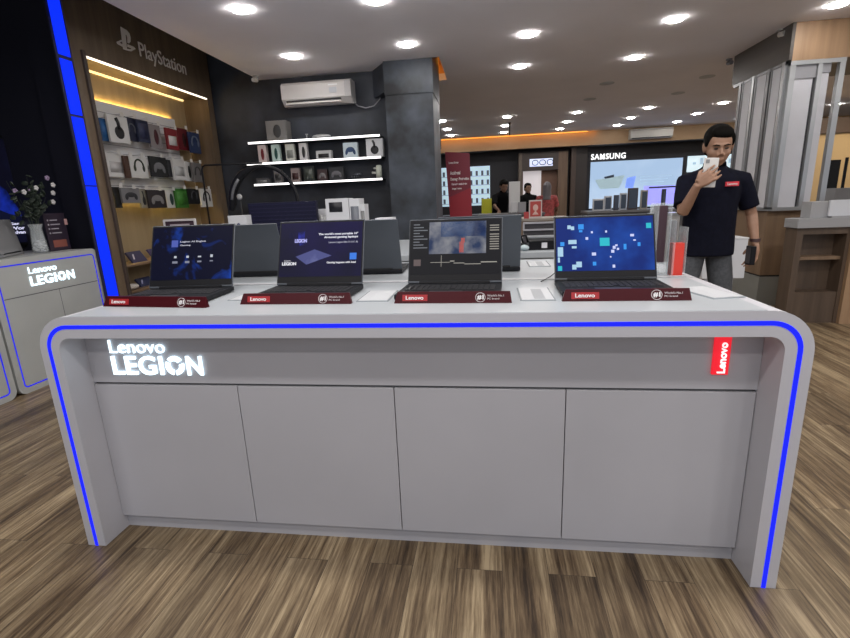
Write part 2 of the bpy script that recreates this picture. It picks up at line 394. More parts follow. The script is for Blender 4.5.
tb = text_bm('Lenovo', (zt0-s0[2])*.86, wr*.5, .004, .02)
put(tb, (xr0+wr*.27, D-.0125, s0[2]+.006), 0, -PI/2).obj('sign_lettering', WHITE_LIT, t)

t = thing('back_counter', (1.225, .95, 0), 0, 'white counter set back to back behind the front display counter', 'display counter')
B().arch(W0, W1, HT, .078, .125, .045, .604, 1.28).obj('shell', WHITE, t)
box('worktop', TOPW, t, .10, 2.35, .606, 1.278, .9395, .9415)
box('centre_panel', PANEL, t, .041, 2.409, .9, .92, 0, .86)
o = box('joint_strip', M((.5, .5, .52), .4), None, .1, 2.35, .585, .61, .9418, .946); setp(o, 'low grey strip covering the joint between the two white counters', 'strip')

# ------------------------------------------------------------------ laptops
KEY = M((.012, .012, .015), .5); 
LW, LD, LH = .374, .232, .25
TILT = math.radians(21)
def lidm(): return Matrix.Translation((0, .0, .028)) @ Matrix.Rotation(-TILT, 4, 'X')
def laptop(name, loc, rz, label, cat='laptop', group=None, scr=None, body=DGREY, tilt=None, lh=None):
    lh = lh or LH
    t = thing(name, loc, rz, label, cat, group)
    b = B().box(-LW/2, LW/2, -LD, .012, .004, .022, bev=.003)
    base = b.obj('base', body, t, False)
    k = B(); n = 16
    for r in range(5):
        for c in range(n):
            if 4 <= c <= 8 and r == 0: continue
            x = -.165+c*.0207; y = -.145+r*.022; k.box(x, x+.0175, y, y+.0185, .022, .0242)
    k.box(-.0822, .0, -.145, -.1265, .022, .0242)
    k.obj('keyboard', KEY, base, False)
    box('touchpad', M((.05, .052, .058), .3), base, -.07, .05, -.238, -.16, .022, .0226, world=False)
    L = Matrix.Translation((0, 0, .028)) @ Matrix.Rotation(-(TILT if tilt is None else tilt), 4, 'X')
    lid = B().box(-LW/2, LW/2, 0, .007, -.004, lh, bev=.003).xf(L).obj('lid', LID if body is DGREY else body, t, False)
    B().box(-LW/2+.003, LW/2-.003, -.0012, 0, .004, lh-.004).xf(L).obj('bezel', BLACK, lid, False)
    B().tube([(-.14, .004, .024), (.14, .004, .024)], .008, 8).obj('hinge', BLACK, t, False)
    if scr: B().box(-LW/2+.008, LW/2-.008, -.002, -.0011, .03, lh-.01).xf(L).obj('screen', scr, lid, False)
    return t, lid, L
def sx(u): return -LW/2+.008+u*(LW-.016)
def sz(v, lh=None): return LH-.01-v*(LH-.04)
def quads(lid, L, name, mat, rects, lh=None):
    b = B()
    for u0_, v0_, u1_, v1_ in rects: b.box(sx(u0_), sx(u1_), -.0030, -.0021, sz(v1_, lh), sz(v0_, lh))
    return b.xf(L).obj(name, mat, lid, False)
def stext(lid, L, s, mat, u, v, wu, hv, bold=.02, name='screen_lettering'):
    b = text_bm(s, wu*(LW-.016), hv*(LH-.04), .0008, bold)
    b.xf(L @ Matrix.Translation((sx(u), -.0030, sz(v+hv)))).obj(name, mat, lid, False)
E1 = lambda c, s=.85: M((c[0]*.1, c[1]*.1, c[2]*.1), .4, emit=s, ecol=c, spec=.1)
# 1: leftmost
LH = .272
t1, l_, L = laptop('laptop', (.298, .418, .9415), math.radians(3), 'open dark laptop at the left end of the counter, dark screen with blue nebula edge', scr=emit_noise((.003, .004, .02), (.01, .07, .5), 1.0, 9, .5, .72, .6))
quads(l_, L, 'screen_pattern', E1((.08, .11, .42)), [(.24, .25, .32, .38)])
quads(l_, L, 'screen_pattern', E1((.5, .53, .6)), [(.28, .55, .31, .59), (.435, .55, .465, .59), (.58, .56, .62, .585), (.735, .54, .765, .59)])
quads(l_, L, 'screen_pattern', E1((.22, .23, .3)), [(.26, .65, .325, .69), (.42, .65, .475, .69), (.575, .65, .625, .68), (.73, .65, .77, .67)])
stext(l_, L, 'Legion AI Engine', E1((.5, .5, .6)), .35, .265, .32, .04); stext(l_, L, 'Gaming', E1((.5, .5, .6)), .35, .335, .13, .035)
# 2
LH = .27
t2, l_, L = laptop('laptop', (.865, .43, .9415), math.radians(-2), 'second open laptop from the left with a purple advert of a floating laptop on screen', scr=emit_noise((.012, .012, .03), (.02, .014, .10), 1.0, 2.6, .35, .7))
stext(l_, L, "The world's most portable 16\"", E1((.75, .75, .85)), .47, .2, .48, .05, .03); stext(l_, L, 'AI-tuned gaming laptops', E1((.75, .75, .85)), .54, .26, .41, .05, .03)
stext(l_, L, 'Lenovo Legion Slim 7i (16", 8)', E1((.4, .4, .5)), .6, .36, .35, .04); stext(l_, L, 'LEGION', E1((.45, .45, .9)), .18, .3, .15, .07, .05)
stext(l_, L, 'LEGION', E1((.75, .75, .8)), .035, .73, .175, .06, .05); stext(l_, L, 'Lenovo', E1((.6, .6, .65)), .06, .69, .08, .025)
stext(l_, L, 'Gaming happens with Intel', E1((.75, .75, .8)), .585, .73, .35, .045, .03)
quads(l_, L, 'screen_pattern', E1((.05, .2, .75)), [(.86, .58, .94, .70)])
b = B().prism([(sx(.2), sz(.63)), (sx(.43), sz(.5)), (sx(.64), sz(.62)), (sx(.335), sz(.78))], -.0030, -.0021)
b.xf(L).obj('screen_picture', emit_noise((.10, .11, .3), (.28, .3, .6), 1, 9), l_, False)
quads(l_, L, 'screen_pattern', emit_noise((.012, .012, .05), (.04, .05, .5), 1, 22, .45, .75), [(.22, .16, .3, .3), (.1, .18, .15, .28), (.24, .36, .32, .42)])
# 3
LH = .258
t3, l_, L = laptop('laptop', (1.425, .415, .9415), math.radians(-3), 'third open laptop from the left showing a video editing window', scr=E1((.012, .012, .015)), )
quads(l_, L, 'screen_picture', emit_noise((.03, .05, .12), (.36, .36, .38), 1, 14, .35, .68), [(.21, .02, .845, .62)])
quads(l_, L, 'screen_sky', emit_noise((.015, .03, .10), (.05, .1, .24), 1, 20, .35, .7), [(.34, .02, .84, .30)])
quads(l_, L, 'screen_pattern', E1((.5, .1, .08)), [(.55, .4, .6, .6), (.57, .33, .61, .42)])
quads(l_, L, 'screen_pattern', E1((.3, .28, .25)), [(.885, .1+k*.045+(.03 if k > 2 else 0), .985, .118+k*.045+(.03 if k > 2 else 0)) for k in range(10)])
quads(l_, L, 'screen_pattern', E1((.16, .17, .19)), [(.03, .05+k*.055, .03+.07+.09*((k*7) % 3)/2, .068+k*.055) for k in range(9)])
quads(l_, L, 'screen_pattern', E1((.42, .4, .36)), [(.23, .775, .45, .782), (.45, .75, .50, .765), (.49, .79, .61, .8), (.61, .81, .79, .82), (.79, .775, .965, .79), (.35, .65, .354, .86)])
quads(l_, L, 'screen_pattern', E1((.13, .1, .1)), [(.04, .72, .12, .84)])
# 4
LH = .25
t4, l_, L = laptop('laptop', (2.0, .43, .9415), math.radians(-1), 'rightmost open laptop with a bright blue screen of floating squares', scr=emit_noise((.008, .03, .22), (.02, .12, .62), 1.0, 5, .4, .75))
def r4(*q): return [((a-50)/705, (b_-70)/365, (c-50)/705, (d-70)/365) for a, b_, c, d in q]
quads(l_, L, 'screen_pattern', E1((.03, .5, .6)), r4((370, 213, 440, 268), (705, 120, 740, 155), (60, 400, 90, 432)))
quads(l_, L, 'screen_pattern', E1((.4, .62, .8)), r4((135, 120, 160, 145), (160, 128, 185, 153), (140, 222, 200, 250), (165, 265, 200, 280), (60, 270, 100, 335), (195, 372, 235, 410), (165, 392, 195, 425), (60, 340, 75, 375)))
quads(l_, L, 'screen_pattern', E1((.6, .65, .95)), r4((310, 312, 340, 332), (267, 205, 286, 223), (307, 165, 321, 179), (411, 163, 424, 177), (590, 192, 616, 208), (462, 270, 482, 290), (450, 296, 472, 316), (457, 397, 475, 417), (491, 284, 507, 298), (610, 229, 628, 238), (480, 260, 497, 272), (440, 338, 450, 348)))
quads(l_, L, 'screen_pattern', E1((.04, .3, .85)), r4((215, 115, 255, 150), (540, 258, 560, 295), (315, 375, 340, 400), (80, 235, 110, 262), (220, 155, 245, 170), (640, 250, 660, 275)))
# backs of the second row
for x, rz, lb in ((.365, 2, 'closed-in grey lid of a laptop facing away, between the first two open laptops'), (.955, 1, 'grey back of a laptop facing away, just right of the purple screen'), (1.52, 0, 'grey back of a laptop facing away, rising behind the video editing laptop')):
    laptop('laptop', (x, .84, .9415), PI+math.radians(rz), lb, group=None, tilt=math.radians(17), lh=.25)

# red price rails in front of each laptop
def rail(a, b_, label):
    A = at(*a, 'z', .9415); C_ = at(*b_, 'z', .9415); w_ = (C_-A).to_2d().length; an = math.atan2(C_.y-A.y, C_.x-A.x)
    t = thing('price_rail', ((A.x+C_.x)/2, (A.y+C_.y)/2, .9415), an, label, 'product sign', 'dark red product rails')
    h = w_/2; H_ = .038
    bm = bmesh.new()
    v = [bm.verts.new(p) for p in ((-h, 0, 0), (h, 0, 0), (h-.006, .012, H_), (-h+.012, .012, H_), (-h, .02, 0), (h, .02, 0), (h-.006, .018, H_), (-h+.012, .018, H_))]
    for f in ((0, 1, 2, 3), (5, 4, 7, 6), (3, 2, 6, 7), (0, 3, 7, 4), (1, 5, 6, 2), (0, 4, 5, 1)): bm.faces.new([v[i] for i in f])
    q = B(); q.bm.free(); q.bm = bm; q.obj('wedge', MAROON, t, False)
    sl = Matrix.Rotation(math.atan2(-.012, H_), 4, 'X')
    B().box(-h+.03, -h+.118, -.0015, 0, .008, .03).xf(sl).obj('red_plate', M((.36, .015, .02), .4), t, False)
    text_bm('Lenovo', .062, .0135, .001, .02).xf(sl @ Matrix.Translation((-h+.042, -.0025, .0125))).obj('plate_lettering', M((.85, .8, .8), .5), t, False)
    g = M((.55, .5, .5), .5); cx = h-.105
    B().loop(cx-.017, cx+.017, .003, .036, .002, .0165, -.0012, 0).xf(sl).obj('emblem_ring', g, t, False)
    text_bm('#1', .022, .017, .001, .04).xf(sl @ Matrix.Translation((cx-.011, -.001, .011))).obj('emblem_number', M((.8, .78, .78), .5), t, False)
    text_bm("World's No.1", .055, .007, .001, .01).xf(sl @ Matrix.Translation((cx+.023, -.001, .022))).obj('small_print', g, t, False)
    text_bm('PC brand', .04, .006, .001, .01).xf(sl @ Matrix.Translation((cx+.023, -.001, .012))).obj('small_print', g, t, False)
rail((103, 306.5), (206, 308), 'dark red wedge rail in front of the leftmost laptop')
rail((240, 304.5), (351, 304), 'dark red wedge rail in front of the purple advert laptop')
rail((394, 303.5), (512, 303), 'dark red wedge rail in front of the video editing laptop')
rail((562, 301.5), (692, 300.5), 'dark red wedge rail in front of the rightmost blue-screen laptop')

# spec cards lying in clear holders
def card(x0, x1, y0, y1, rz, label, dark=True):
    cx, cy = (x0+x1)/2, (y0+y1)/2; w_, d_ = (x1-x0)/2, (y1-y0)/2
    t = thing('specification_card', (cx, cy, .9415), rz, label, 'card', 'specification cards on the counter')
    box('acrylic_plate', M((.36, .39, .41), .15), t, -w_-.006, w_+.006, -d_-.006, d_+.006, 0, .003, world=False)
    box('paper', PAPER, t, -w_, w_, -d_, d_, .003, .0042, world=False)
    if dark: box('printed_block', M((.3, .31, .33), .5), t, -w_*.2, w_*.5, -d_*.9, d_*.7, .0042, .0047, world=False)
    b = B()
    for k in range(8): b.box(-w_*.85, -w_*.3, -d_*.8+k*d_*.2, -d_*.8+k*d_*.2+.003, .0042, .0046)
    b.obj('printed_lines', M((.5, .5, .52), .5), t, False)
    return t
card(.572, .64, .24, .36, 0, 'small card lying between the first laptop and the next red rail', False)
card(1.095, 1.20, .19, .38, 0, 'clear plate with a pale card between the second and third laptops', False)
card(1.672, 1.778, .17, .39, 0, 'card with a grey block between the third and fourth laptops')
card(2.25, 2.35, .17, .36, math.radians(14), 'pale folded card at the right end of the counter', False)
card(1.765, 1.86, .98, 1.17, 0, 'specification card on the rear counter beside the grey laptop back')
# cable of laptop 4
o = B().tube([at(556, 272, 'z', .96), at(551, 276, 'z', .95), at(546, 279, 'z', .945), at(541, 281.5, 'z', .945)], .0022, 6).obj('cable', BLACK); setp(o, 'thin black cable running behind the rightmost laptop', 'cable')

# brochure stand
t = thing('brochure_holder', (2.27, .66, .9415), 0, 'tall clear acrylic stand with dark leaflets beside the rightmost laptop', 'brochure stand')
b = B().box(2.235, 2.239, .62, .72, .9415, 1.235).box(2.285, 2.289, .62, .72, .9415, 1.235).box(2.235, 2.289, .718, .722, .9415, 1.235).box(2.235, 2.289, .62, .624, .9415, 1.0).box(2.235, 2.289, .62, .72, .9415, .945)
b.obj('clear_case', GLASS, t)
B().box(2.243, 2.281, .65, .70, .99, 1.225).obj('leaflets', M((.05, .02, .03), .5), t)
t = thing('red_leaflet_box', (2.33, .66, .9415), 0, 'narrow bright red leaflet box standing by the clear acrylic stand', 'leaflet box')
box('box', M((.75, .05, .03), .4), t, 2.303, 2.346, .62, .66, .942, 1.075)
B().box(2.301, 2.303, .6, .69, .9415, 1.17).box(2.346, 2.348, .6, .69, .9415, 1.14).obj('clear_side', GLASS, t)
box('dark_leaflet', M((.03, .015, .02), .5), t, 2.304, 2.33, .67, .685, .942, 1.165)

# ------------------------------------------------------------------ wooden wall display on the left
KS = 1.114
YS = lambda y: (y+1.435)*KS-1.435
ZS = lambda z: (z-1.284)*KS+1.284
XS = lambda x: 1.565-(1.565-x)*KS
FX, BX = -1.85, -2.172
t = thing('display_wall', (FX-.15, 3.5, 0), 0, 'tall wooden wall display niche with lit header on the left', 'display niche')
b = B().box(BX-.06, FX, YS(2.10), YS(2.2), 0, 3.3).box(BX-.06, FX, YS(3.87), YS(3.975), 0, 3.3).box(BX-.06, FX, YS(2.2), YS(3.87), ZS(2.47), 3.3).box(BX-.06, FX, YS(2.2), YS(3.87), 0, .3)
b.obj('frame', WOODW, t)
box('back_panel', wood((.27, .2, .11), (.42, .32, .19), .5, s=6), t, BX-.06, BX, YS(2.2), YS(3.87), .3, ZS(2.47))
box('edge_trim', M((.07, .05, .04), .5), t, FX, FX+.02, YS(2.185), YS(2.215), .3, ZS(2.5))
box('header_light', M((1, 1, 1), .5, emit=1.6, ecol=(1, .88, .7)), t, FX-.02, FX+.004, YS(2.22), YS(3.86), ZS(2.47)-.012, ZS(2.47))
box('inner_light', M((1, 1, 1), .5, emit=1.3, ecol=(1, .72, .3)), t, BX+.002, BX+.02, YS(2.22), YS(3.85), ZS(2.47)-.016, ZS(2.47))
pz1 = at(97, 108, 'x', XS(-1.75)).z+.07; pz0 = at(160, 196, 'x', XS(-1.75)).z
box('slat_panel', M((.66, .66, .68), .5), t, XS(-1.765), XS(-1.75), YS(2.215), YS(3.6), pz0, pz1)
b = B()
for k in range(1, 9): b.box(XS(-1.75), XS(-1.75)+.0015, YS(2.215), YS(3.6), pz0+k*(pz1-pz0)/9-.003, pz0+k*(pz1-pz0)/9+.003)
b.obj('slat_groove_pattern', M((.2, .2, .22), .6), t)
box('top_glow_strip', M((1, 1, 1), .5, emit=26, ecol=(1, .66, .2)), t, XS(-1.785), XS(-1.77), YS(2.22), YS(3.58), pz1-.01, pz1+.006)
box('bottom_glow_strip', M((1, 1, 1), .5, emit=26, ecol=(1, .74, .2)), t, XS(-1.785), XS(-1.77), YS(2.22), YS(3.58), pz0-.006, pz0+.01)
sh1 = at(140, 262, 'x', XS(-1.6)).z; sh2 = at(118, 293, 'x', XS(-1.6)).z
box('shelf', WOODB, t, BX, XS(-1.53), YS(2.2), YS(3.87), sh1-.02, sh1); box('shelf', WOODB, t, BX, XS(-1.53), YS(2.2), YS(3.87), sh2-.02, sh2)
SIGNM = M((.85, .8, .75), .5)
tb = text_bm('PlayStation', 1, 1, .004, .0)
p0 = at(140, 57, 'x', FX); p1 = at(186, 73, 'x', FX)
tb = text_bm('PlayStation', p1.y-p0.y, .175, .006, .0)
put(tb, (FX+.004, p0.y, p0.z-.035), PI/2).obj('header_lettering', SIGNM, t)
def zp(u, v): q = at(100+u/7.083, 20+v/7.083, 'x', FX); return (q.y, q.z)
b = B()
for poly in ([(143, 48), (185, 72), (206, 96), (213, 125), (213, 155), (203, 166), (193, 160), (193, 125), (186, 106), (177, 99), (189, 216), (163, 206)],
             [(115, 155), (150, 141), (151, 153), (137, 161), (160, 176), (160, 190), (122, 170)],
             [(193, 172), (236, 190), (250, 206), (218, 222), (191, 216), (190, 204), (212, 208), (224, 203), (193, 190)]):
    b.prism([zp(*p) for p in poly], FX, FX+.006, 'x')
b.obj('header_symbol', SIGNM, t)
t = thing('light_pilaster', (FX, 2.42, 0), 0, 'tall glowing blue light strip standing at the left edge of the wooden display', 'light strip')
box('housing', M((.02, .02, .04), .5), t, FX-.025, FX-.012, YS(1.965), YS(2.10), 0, 3.3)
box('dark_side', NAVYW, t, BX-.06, FX-.031, YS(2.10)-.012, YS(2.10)-.001, 0, 3.3)
zs = [0, .95, 1.4, 1.52, 1.95, 2.28, 2.62, 3.15]
for a, c in ((0, 1.52), (1.53, 2.08), (2.10, 2.52), (2.55, 3.3)):
    box('light_panel', M((0, 0, .1), .6, emit=1.0, ecol=(.004, .03, 1), spec=.1), t, FX-.011, FX, YS(1.985), YS(2.085), a, c)

def headset(w, h, s=1):
    b = B(); c = w/2; r = min(w, h)*.3*s
    pts = [(c+r*math.cos(a), -.002, h*.52+r*1.1*math.sin(a)) for a in [PI*k/10 for k in range(11)]]
    b.tube(pts, r*.14, 6); b.ell((c-r, -.002, h*.45), (r*.3, .003, r*.5), seg=10); b.ell((c+r, -.002, h*.45), (r*.3, .003, r*.5), seg=10); return b
def single(w, h):   # headset seen from the side
    b = B(); c = w*.5
    b.ell((c, -.002, h*.38), (w*.24, .004, h*.24), seg=12)
    b.tube([(c, -.001, h*.5), (c-.02*w, -.001, h*.75), (c-.1*w, -.001, h*.9)], w*.07, 6); return b
def gamepad(w, h):
    b = B(); c = w/2
    b.ell((c, -.002, h*.55), (w*.28, .004, h*.17), seg=12); b.ell((c-w*.25, -.002, h*.42), (w*.1, .004, h*.22), (0, .3, 0), seg=10); b.ell((c+w*.25, -.002, h*.42), (w*.1, .004, h*.22), (0, -.3, 0), seg=10); return b
def pill(w, h): return B().ell((w*.55, -.002, h*.48), (w*.2, .004, h*.33), seg=12)
def slab(w, h): return B().box(w*.15, w*.85, -.002, 0, h*.2, h*.65)
def patch(w, h): return B().box(w*.12, w*.88, -.0015, 0, h*.15, h*.85)
def window(w, h): return B().box(w*.15, w*.72, -.002, 0, h*.74, h*.93)
KIND = dict(window=window, headset=headset, single=single, gamepad=gamepad, pill=pill, slab=slab, patch=patch)
DK_ = lambda c: tuple(x*(.95 if min(c) > .4 else .5) for x in c)
def carton(name, ax, rect, plane, depth, col, kind, pcol, label, cat, group=None, z0=None, band=None, rough=.4):
    u0_, u1_, a, c = pxr(*rect, ax, plane)
    if z0 is not None: a = z0
    w_, h_ = u1_-u0_, c-a
    if ax == 'y': loc, rz = (u0_, plane, a), 0
    else: loc, rz = (plane, u0_, a), PI/2
    t = thing(name, loc, rz, label, cat, group)
    B().box(0, w_, 0, depth, 0, h_, bev=.0015).obj('carton', M(DK_(col), rough), t, False)
    if kind: KIND[kind](w_, h_).obj('printed_picture', M(DK_(pcol), .5), t, False, smooth=True)
    if band: box('colour_band', M(band, .5), t, 0, w_, -.001, .0, 0, h_*.14, world=False)
    return t
W_, K_, N_ = (.62, .61, .6), (.02, .02, .022), (.03, .035, .08)
packs = [
 (101, 119, 111, 141, (.02, .14, .4), 'patch', (.03, .2, .55), 'bright blue hanging package at the left end of the top row'),
 (109, 116, 128.5, 142.5, W_, 'single', K_, 'white package with a black headset, second in the top row'),
 (126.5, 118, 137, 141, N_, 'headset', (.2, .22, .26), 'dark package with grey headset right of the white one, top row'),
 (138, 120.5, 149, 142, (.03, .04, .10), 'patch', (.04, .05, .14), 'plain navy package in the middle of the top row'),
 (150, 125, 161, 148, (.45, .4, .4), 'pill', (.12, .02, .03), 'white and maroon package right of the navy one, top row'),
 (167, 129, 178, 149.5, (.4, .04, .05), 'slab', W_, 'red package with a white stripe in the top row'),
 (179, 129, 188, 150, (.25, .02, .03), 'pill', (.05, .01, .01), 'dark red package beside the red and white one'),
 (190, 133, 200, 153, (.04, .07, .2), 'headset', (.25, .3, .4), 'blue and black package at the right end of the top row'),
 (107, 153.5, 124.5, 177, W_, 'slab', (.5, .48, .48), 'plain white package at the left end of the middle row'),
 (125, 156, 130, 178, (.12, .05, .03), None, None, 'narrow brown package between two white ones, middle row'),
 (130.5, 156.5, 147.5, 178, W_, 'headset', (.04, .06, .03), 'white package with black and green ear pads, middle row'),
 (151, 157, 167, 177, K_, 'gamepad', (.3, .3, .32), 'black controller package in the middle row'),
 (168, 160, 173, 177, (.05, .05, .06), None, None, 'thin dark package right of the black controller one'),
 (173.5, 159.5, 185.5, 180, W_, 'slab', (.5, .5, .5), 'white package with faint grey print, right half of the middle row'),
 (186, 162, 192, 181, W_, 'pill', K_, 'narrow white package with black headset in the middle row'),
 (193.5, 163, 202, 182, (.3, .28, .28), 'headset', (.06, .06, .06), 'grey package at the right end of the middle row'),
 (114.5, 187, 121, 208, K_, None, None, 'black package at the left end of the bottom row'),
 (122, 188, 140, 203, (.35, .34, .36), 'gamepad', (.06, .06, .07), 'grey package with a black gamepad, bottom row'),
 (140.5, 189, 147, 208, (.5, .46, .36), 'single', K_, 'beige package with a yellow foot and black headset, bottom row'),
 (148.5, 190, 166, 208, (.05, .04, .045), 'gamepad', (.4, .38, .38), 'black package with a pale gamepad, bottom row'),
 (166.5, 190, 175.5, 208, W_, 'pill', (.03, .08, .07), 'white package with a teal headset left of the green one'),
 (176, 188.5, 188, 208, (.07, .3, .04), 'patch', (.09, .38, .05), 'bright green package in the bottom row'),
 (189, 189, 199.5, 204, K_, 'headset', (.1, .1, .12), 'black package right of the green one'),
 (201, 189, 212, 207, W_, 'headset', K_, 'white package with black headset at the right end of the bottom row'),
]
for k, (x0, y0, x1, y1, col, kd, pc, lb) in enumerate(packs):
    pl = XS(-1.60) if k % 2 else XS(-1.63)
    if x1 > 199: pl = XS(-1.58)
    t = carton('hanging_package', 'x', (x0, y0, x1, y1), pl, .022, col, kd, pc, lb, 'package', 'packages hanging on the slat wall')
    yc = at((x0+x1)/2, y0, 'x', pl).y; zc = at((x0+x1)/2, y0, 'x', pl).z + .004
    row = 0 if y0 < 152 and y1 < 154 else (1 if y1 < 184 else 2)
    pos = sum(1 for q in packs[:k] if (0 if q[1] < 152 and q[3] < 154 else (1 if q[3] < 184 else 2)) == row)+1
    h = thing('wall_hook', (XS(-1.745), yc, zc), 0, 'tagged wire hook of the %s' % lb.split(',')[0].replace(' hanging package', ' package').replace(' in the top row', '').replace(' of the top row', ' on top').replace(' at the right end', ' at right')[:62], 'hook', 'wire hooks on the slat wall')
    B().tube([(XS(-1.745), yc, zc+.01), (pl+.02, yc, zc+.01), (pl+.03, yc, zc+.018)], .0025, 6).obj('rod', GREYPL, h)
    box('price_tag', M((.62, .6, .58), .5), h, pl+.032, pl+.034, yc-.022, yc+.022, zc-.012, zc+.028)
# things on the cabinet shelves
def case(px, zb, tilt, col, lb, w=.2, h=.13, y=None, pcol=(.3, .3, .45)):
    yy = at(px, 250, 'x', XS(-1.62)).y
    t = thing('product_case', (XS(-1.60), yy, zb), PI/2, lb, 'box', 'boxes on the shelves of the wooden display')
    B().box(-w/2, w/2, 0, .02, 0, h).xf(Matrix.Rotation(-tilt, 4, 'X')).obj('carton', M(col, .4), t, False)
    B().prism([(-w*.35, h*.3), (-w*.2, h*.75), (-w*.1, h*.75), (-w*.25, h*.3)], -.001, 0).xf(Matrix.Rotation(-tilt, 4, 'X')).obj('printed_picture', M(pcol, .5), t, False)
case(137, sh1, .6, (.03, .03, .09), 'navy case leaning on the upper cabinet shelf, left one', pcol=(.5, .5, .6))
case(158, sh1, .6, (.05, .04, .12), 'violet case leaning on the upper cabinet shelf behind the laptop')
case(140, sh2, .6, (.02, .025, .07), 'dark case on the lower cabinet shelf', h=.1)
o = B().ell((XS(-1.58), at(132, 290, 'x', XS(-1.58)).y, sh2+.03), (.05, .09, .03)).obj('game_controller', M((.55, .5, .45), .4), smooth=True); setp(o, 'cream controller at the front of the lower cabinet shelf', 'controller')

# ------------------------------------------------------------------ back wall: air conditioner, shelves
AY = 4.42
u0_, u1_, z0_, z1_ = pxr(281, 80.5, 351, 104, 'y', AY)
t = thing('air_conditioner', ((u0_+u1_)/2, 4.6, z0_), 0, 'white split air conditioner high on the dark back wall', 'air conditioner')
b = B().prism([(AY, z0_+.07), (AY-.005, z1_-.03), (AY+.03, z1_), (4.62, z1_), (4.62, z0_+.01), (AY+.07, z0_)], u0_, u1_, 'x').obj('body', M((.6, .57, .56), .4), t)
box('air_slot', BLACKM, t, u0_+.05, u1_-.13, AY+.012, AY+.03, z0_+.035, z0_+.062)
b = B().box(u0_+.05, u1_-.13, AY-.006, AY+.035, z0_+.012, z0_+.03).obj('flap', M((.7, .67, .66), .4), t)
box('side_end', M((.48, .46, .46), .4), t, u1_-.075, u1_+.001, AY-.007, 4.6, z0_+.06, z1_-.02)
box('sticker', M((.75, .75, .76), .5), t, u1_-.27, u1_-.16, AY-.008, AY-.002, z0_+.19, z0_+.205)
box('sticker', M((.5, .52, .55), .5), t, u1_-.26, u1_-.17, AY-.008, AY-.002, z0_+.11, z0_+.17)
c_ = [at(*p, 'y', 4.58) for p in ((354, 102), (358, 106), (366, 108), (374, 106), (380, 99), (381, 92), (381, 86))]
o = B().tube(c_, .007, 8).obj('hanging_cable', M((.3, .3, .32), .5), smooth=True); setp(o, 'grey cord looping from the air conditioner to its socket', 'cord')
q = pxr(377.5, 78, 383.5, 86, 'y', 4.5)
t = thing('power_socket', (q[0], 4.5, q[2]), 0, 'small grey socket box beside the column under the ceiling', 'socket')
box('box', M((.2, .2, .22), .5), t, q[0]-.02, q[1]-.03, 4.55, 4.62, q[2], q[3], bev=.004)
SY = 4.40
SHZ = []
for (xl, yl, xr_, yr, lb) in ((248, 143.5, 387, 134.5, 'top'), (240, 165.5, 387.5, 156, 'middle'), (254, 184.8, 388, 179, 'bottom')):
    A = at(xl, yl, 'y', SY); C_ = at(xr_, yr, 'y', SY); z = (A.z+C_.z)/2; SHZ.append(z+.012)
    xa, xb = A.x, min(C_.x, .29)
    t = thing('wall_shelf', ((xa+xb)/2, 4.62, z), 0, '%s dark wall shelf with a bright white front light line' % lb, 'shelf', 'lit shelves on the back wall')
    box('board', BLACKM, t, xa, xb, SY+.012, 4.62, z-.012, z+.012)
    box('light_strip', M((1, 1, 1), .5, emit=1.7, ecol=(1, .98, .96)), t, xa+(.09 if lb == 'middle' else 0), xb, SY, SY+.012, z-.011, z+.011)
zt, zm, zb = SHZ
G2 = 'products on the lit wall shelves'
IY = 4.44
carton('appliance_box', 'y', (266, 120.5, 286, 138), IY, .16, (.4, .38, .36), 'pill', (.1, .1, .1), 'large grey printed carton on the left of the top shelf', 'box', z0=zt)
box_t = thing('white_console', (0, IY, zt), 0, 'low rounded white device lying on the top shelf', 'device')
q = pxr(311, 131, 330, 136, 'y', IY+.05); B().ell(((q[0]+q[1])/2, IY+.08, zt+.028), ((q[1]-q[0])/2, .07, .027)).obj('body', M((.6, .6, .6), .4), box_t, smooth=True)
q = pxr(304, 130, 309, 137, 'y', IY+.05); t = thing('small_stand', (q[0], IY+.05, zt), 0, 'tiny grey stand left of the white device on the top shelf', 'stand')
B().lathe([(.022, 0), (.022, .006), (.006, .01), (.006, .05), (.018, .058), (.018, .066)], ((q[0]+q[1])/2, IY+.05, zt), 12).obj('post', GREYPL, t)
for r, col, kd, pc, dp, lb in (
 ((258, 145, 266, 161), (.6, .5, .48), 'pill', (.3, .02, .03), .07, 'white box with a red oval picture on the middle shelf'),
 ((271.5, 144.5, 279.5, 160), (.5, .62, .58), 'pill', (.02, .12, .1), .06, 'pale teal box with a dark green oval on the middle shelf'),
 ((285.5, 144, 294, 159.5), (.55, .56, .5), 'slab', (.4, .42, .38), .06, 'plain pale box with faint print on the middle shelf'),
 ((299, 143, 307, 158.5), (.6, .58, .58), 'pill', K_, .06, 'white box with a black oval on the middle shelf'),
 ((316, 150.5, 331, 157.5), (.5, .5, .5), 'slab', K_, .08, 'low white box with a black bar picture on the middle shelf'),
 ((343, 142.5, 357.5, 156), (.5, .58, .62), 'gamepad', (.03, .09, .25), .06, 'white box with a blue controller picture'),
 ((366, 138.5, 383, 154.5), (.55, .55, .56), 'single', K_, .08, 'white square box with a black headset at the right of the middle shelf')):
    carton('product_box', 'y', r, IY, dp, col, kd, pc, lb, 'box', G2, z0=zm)
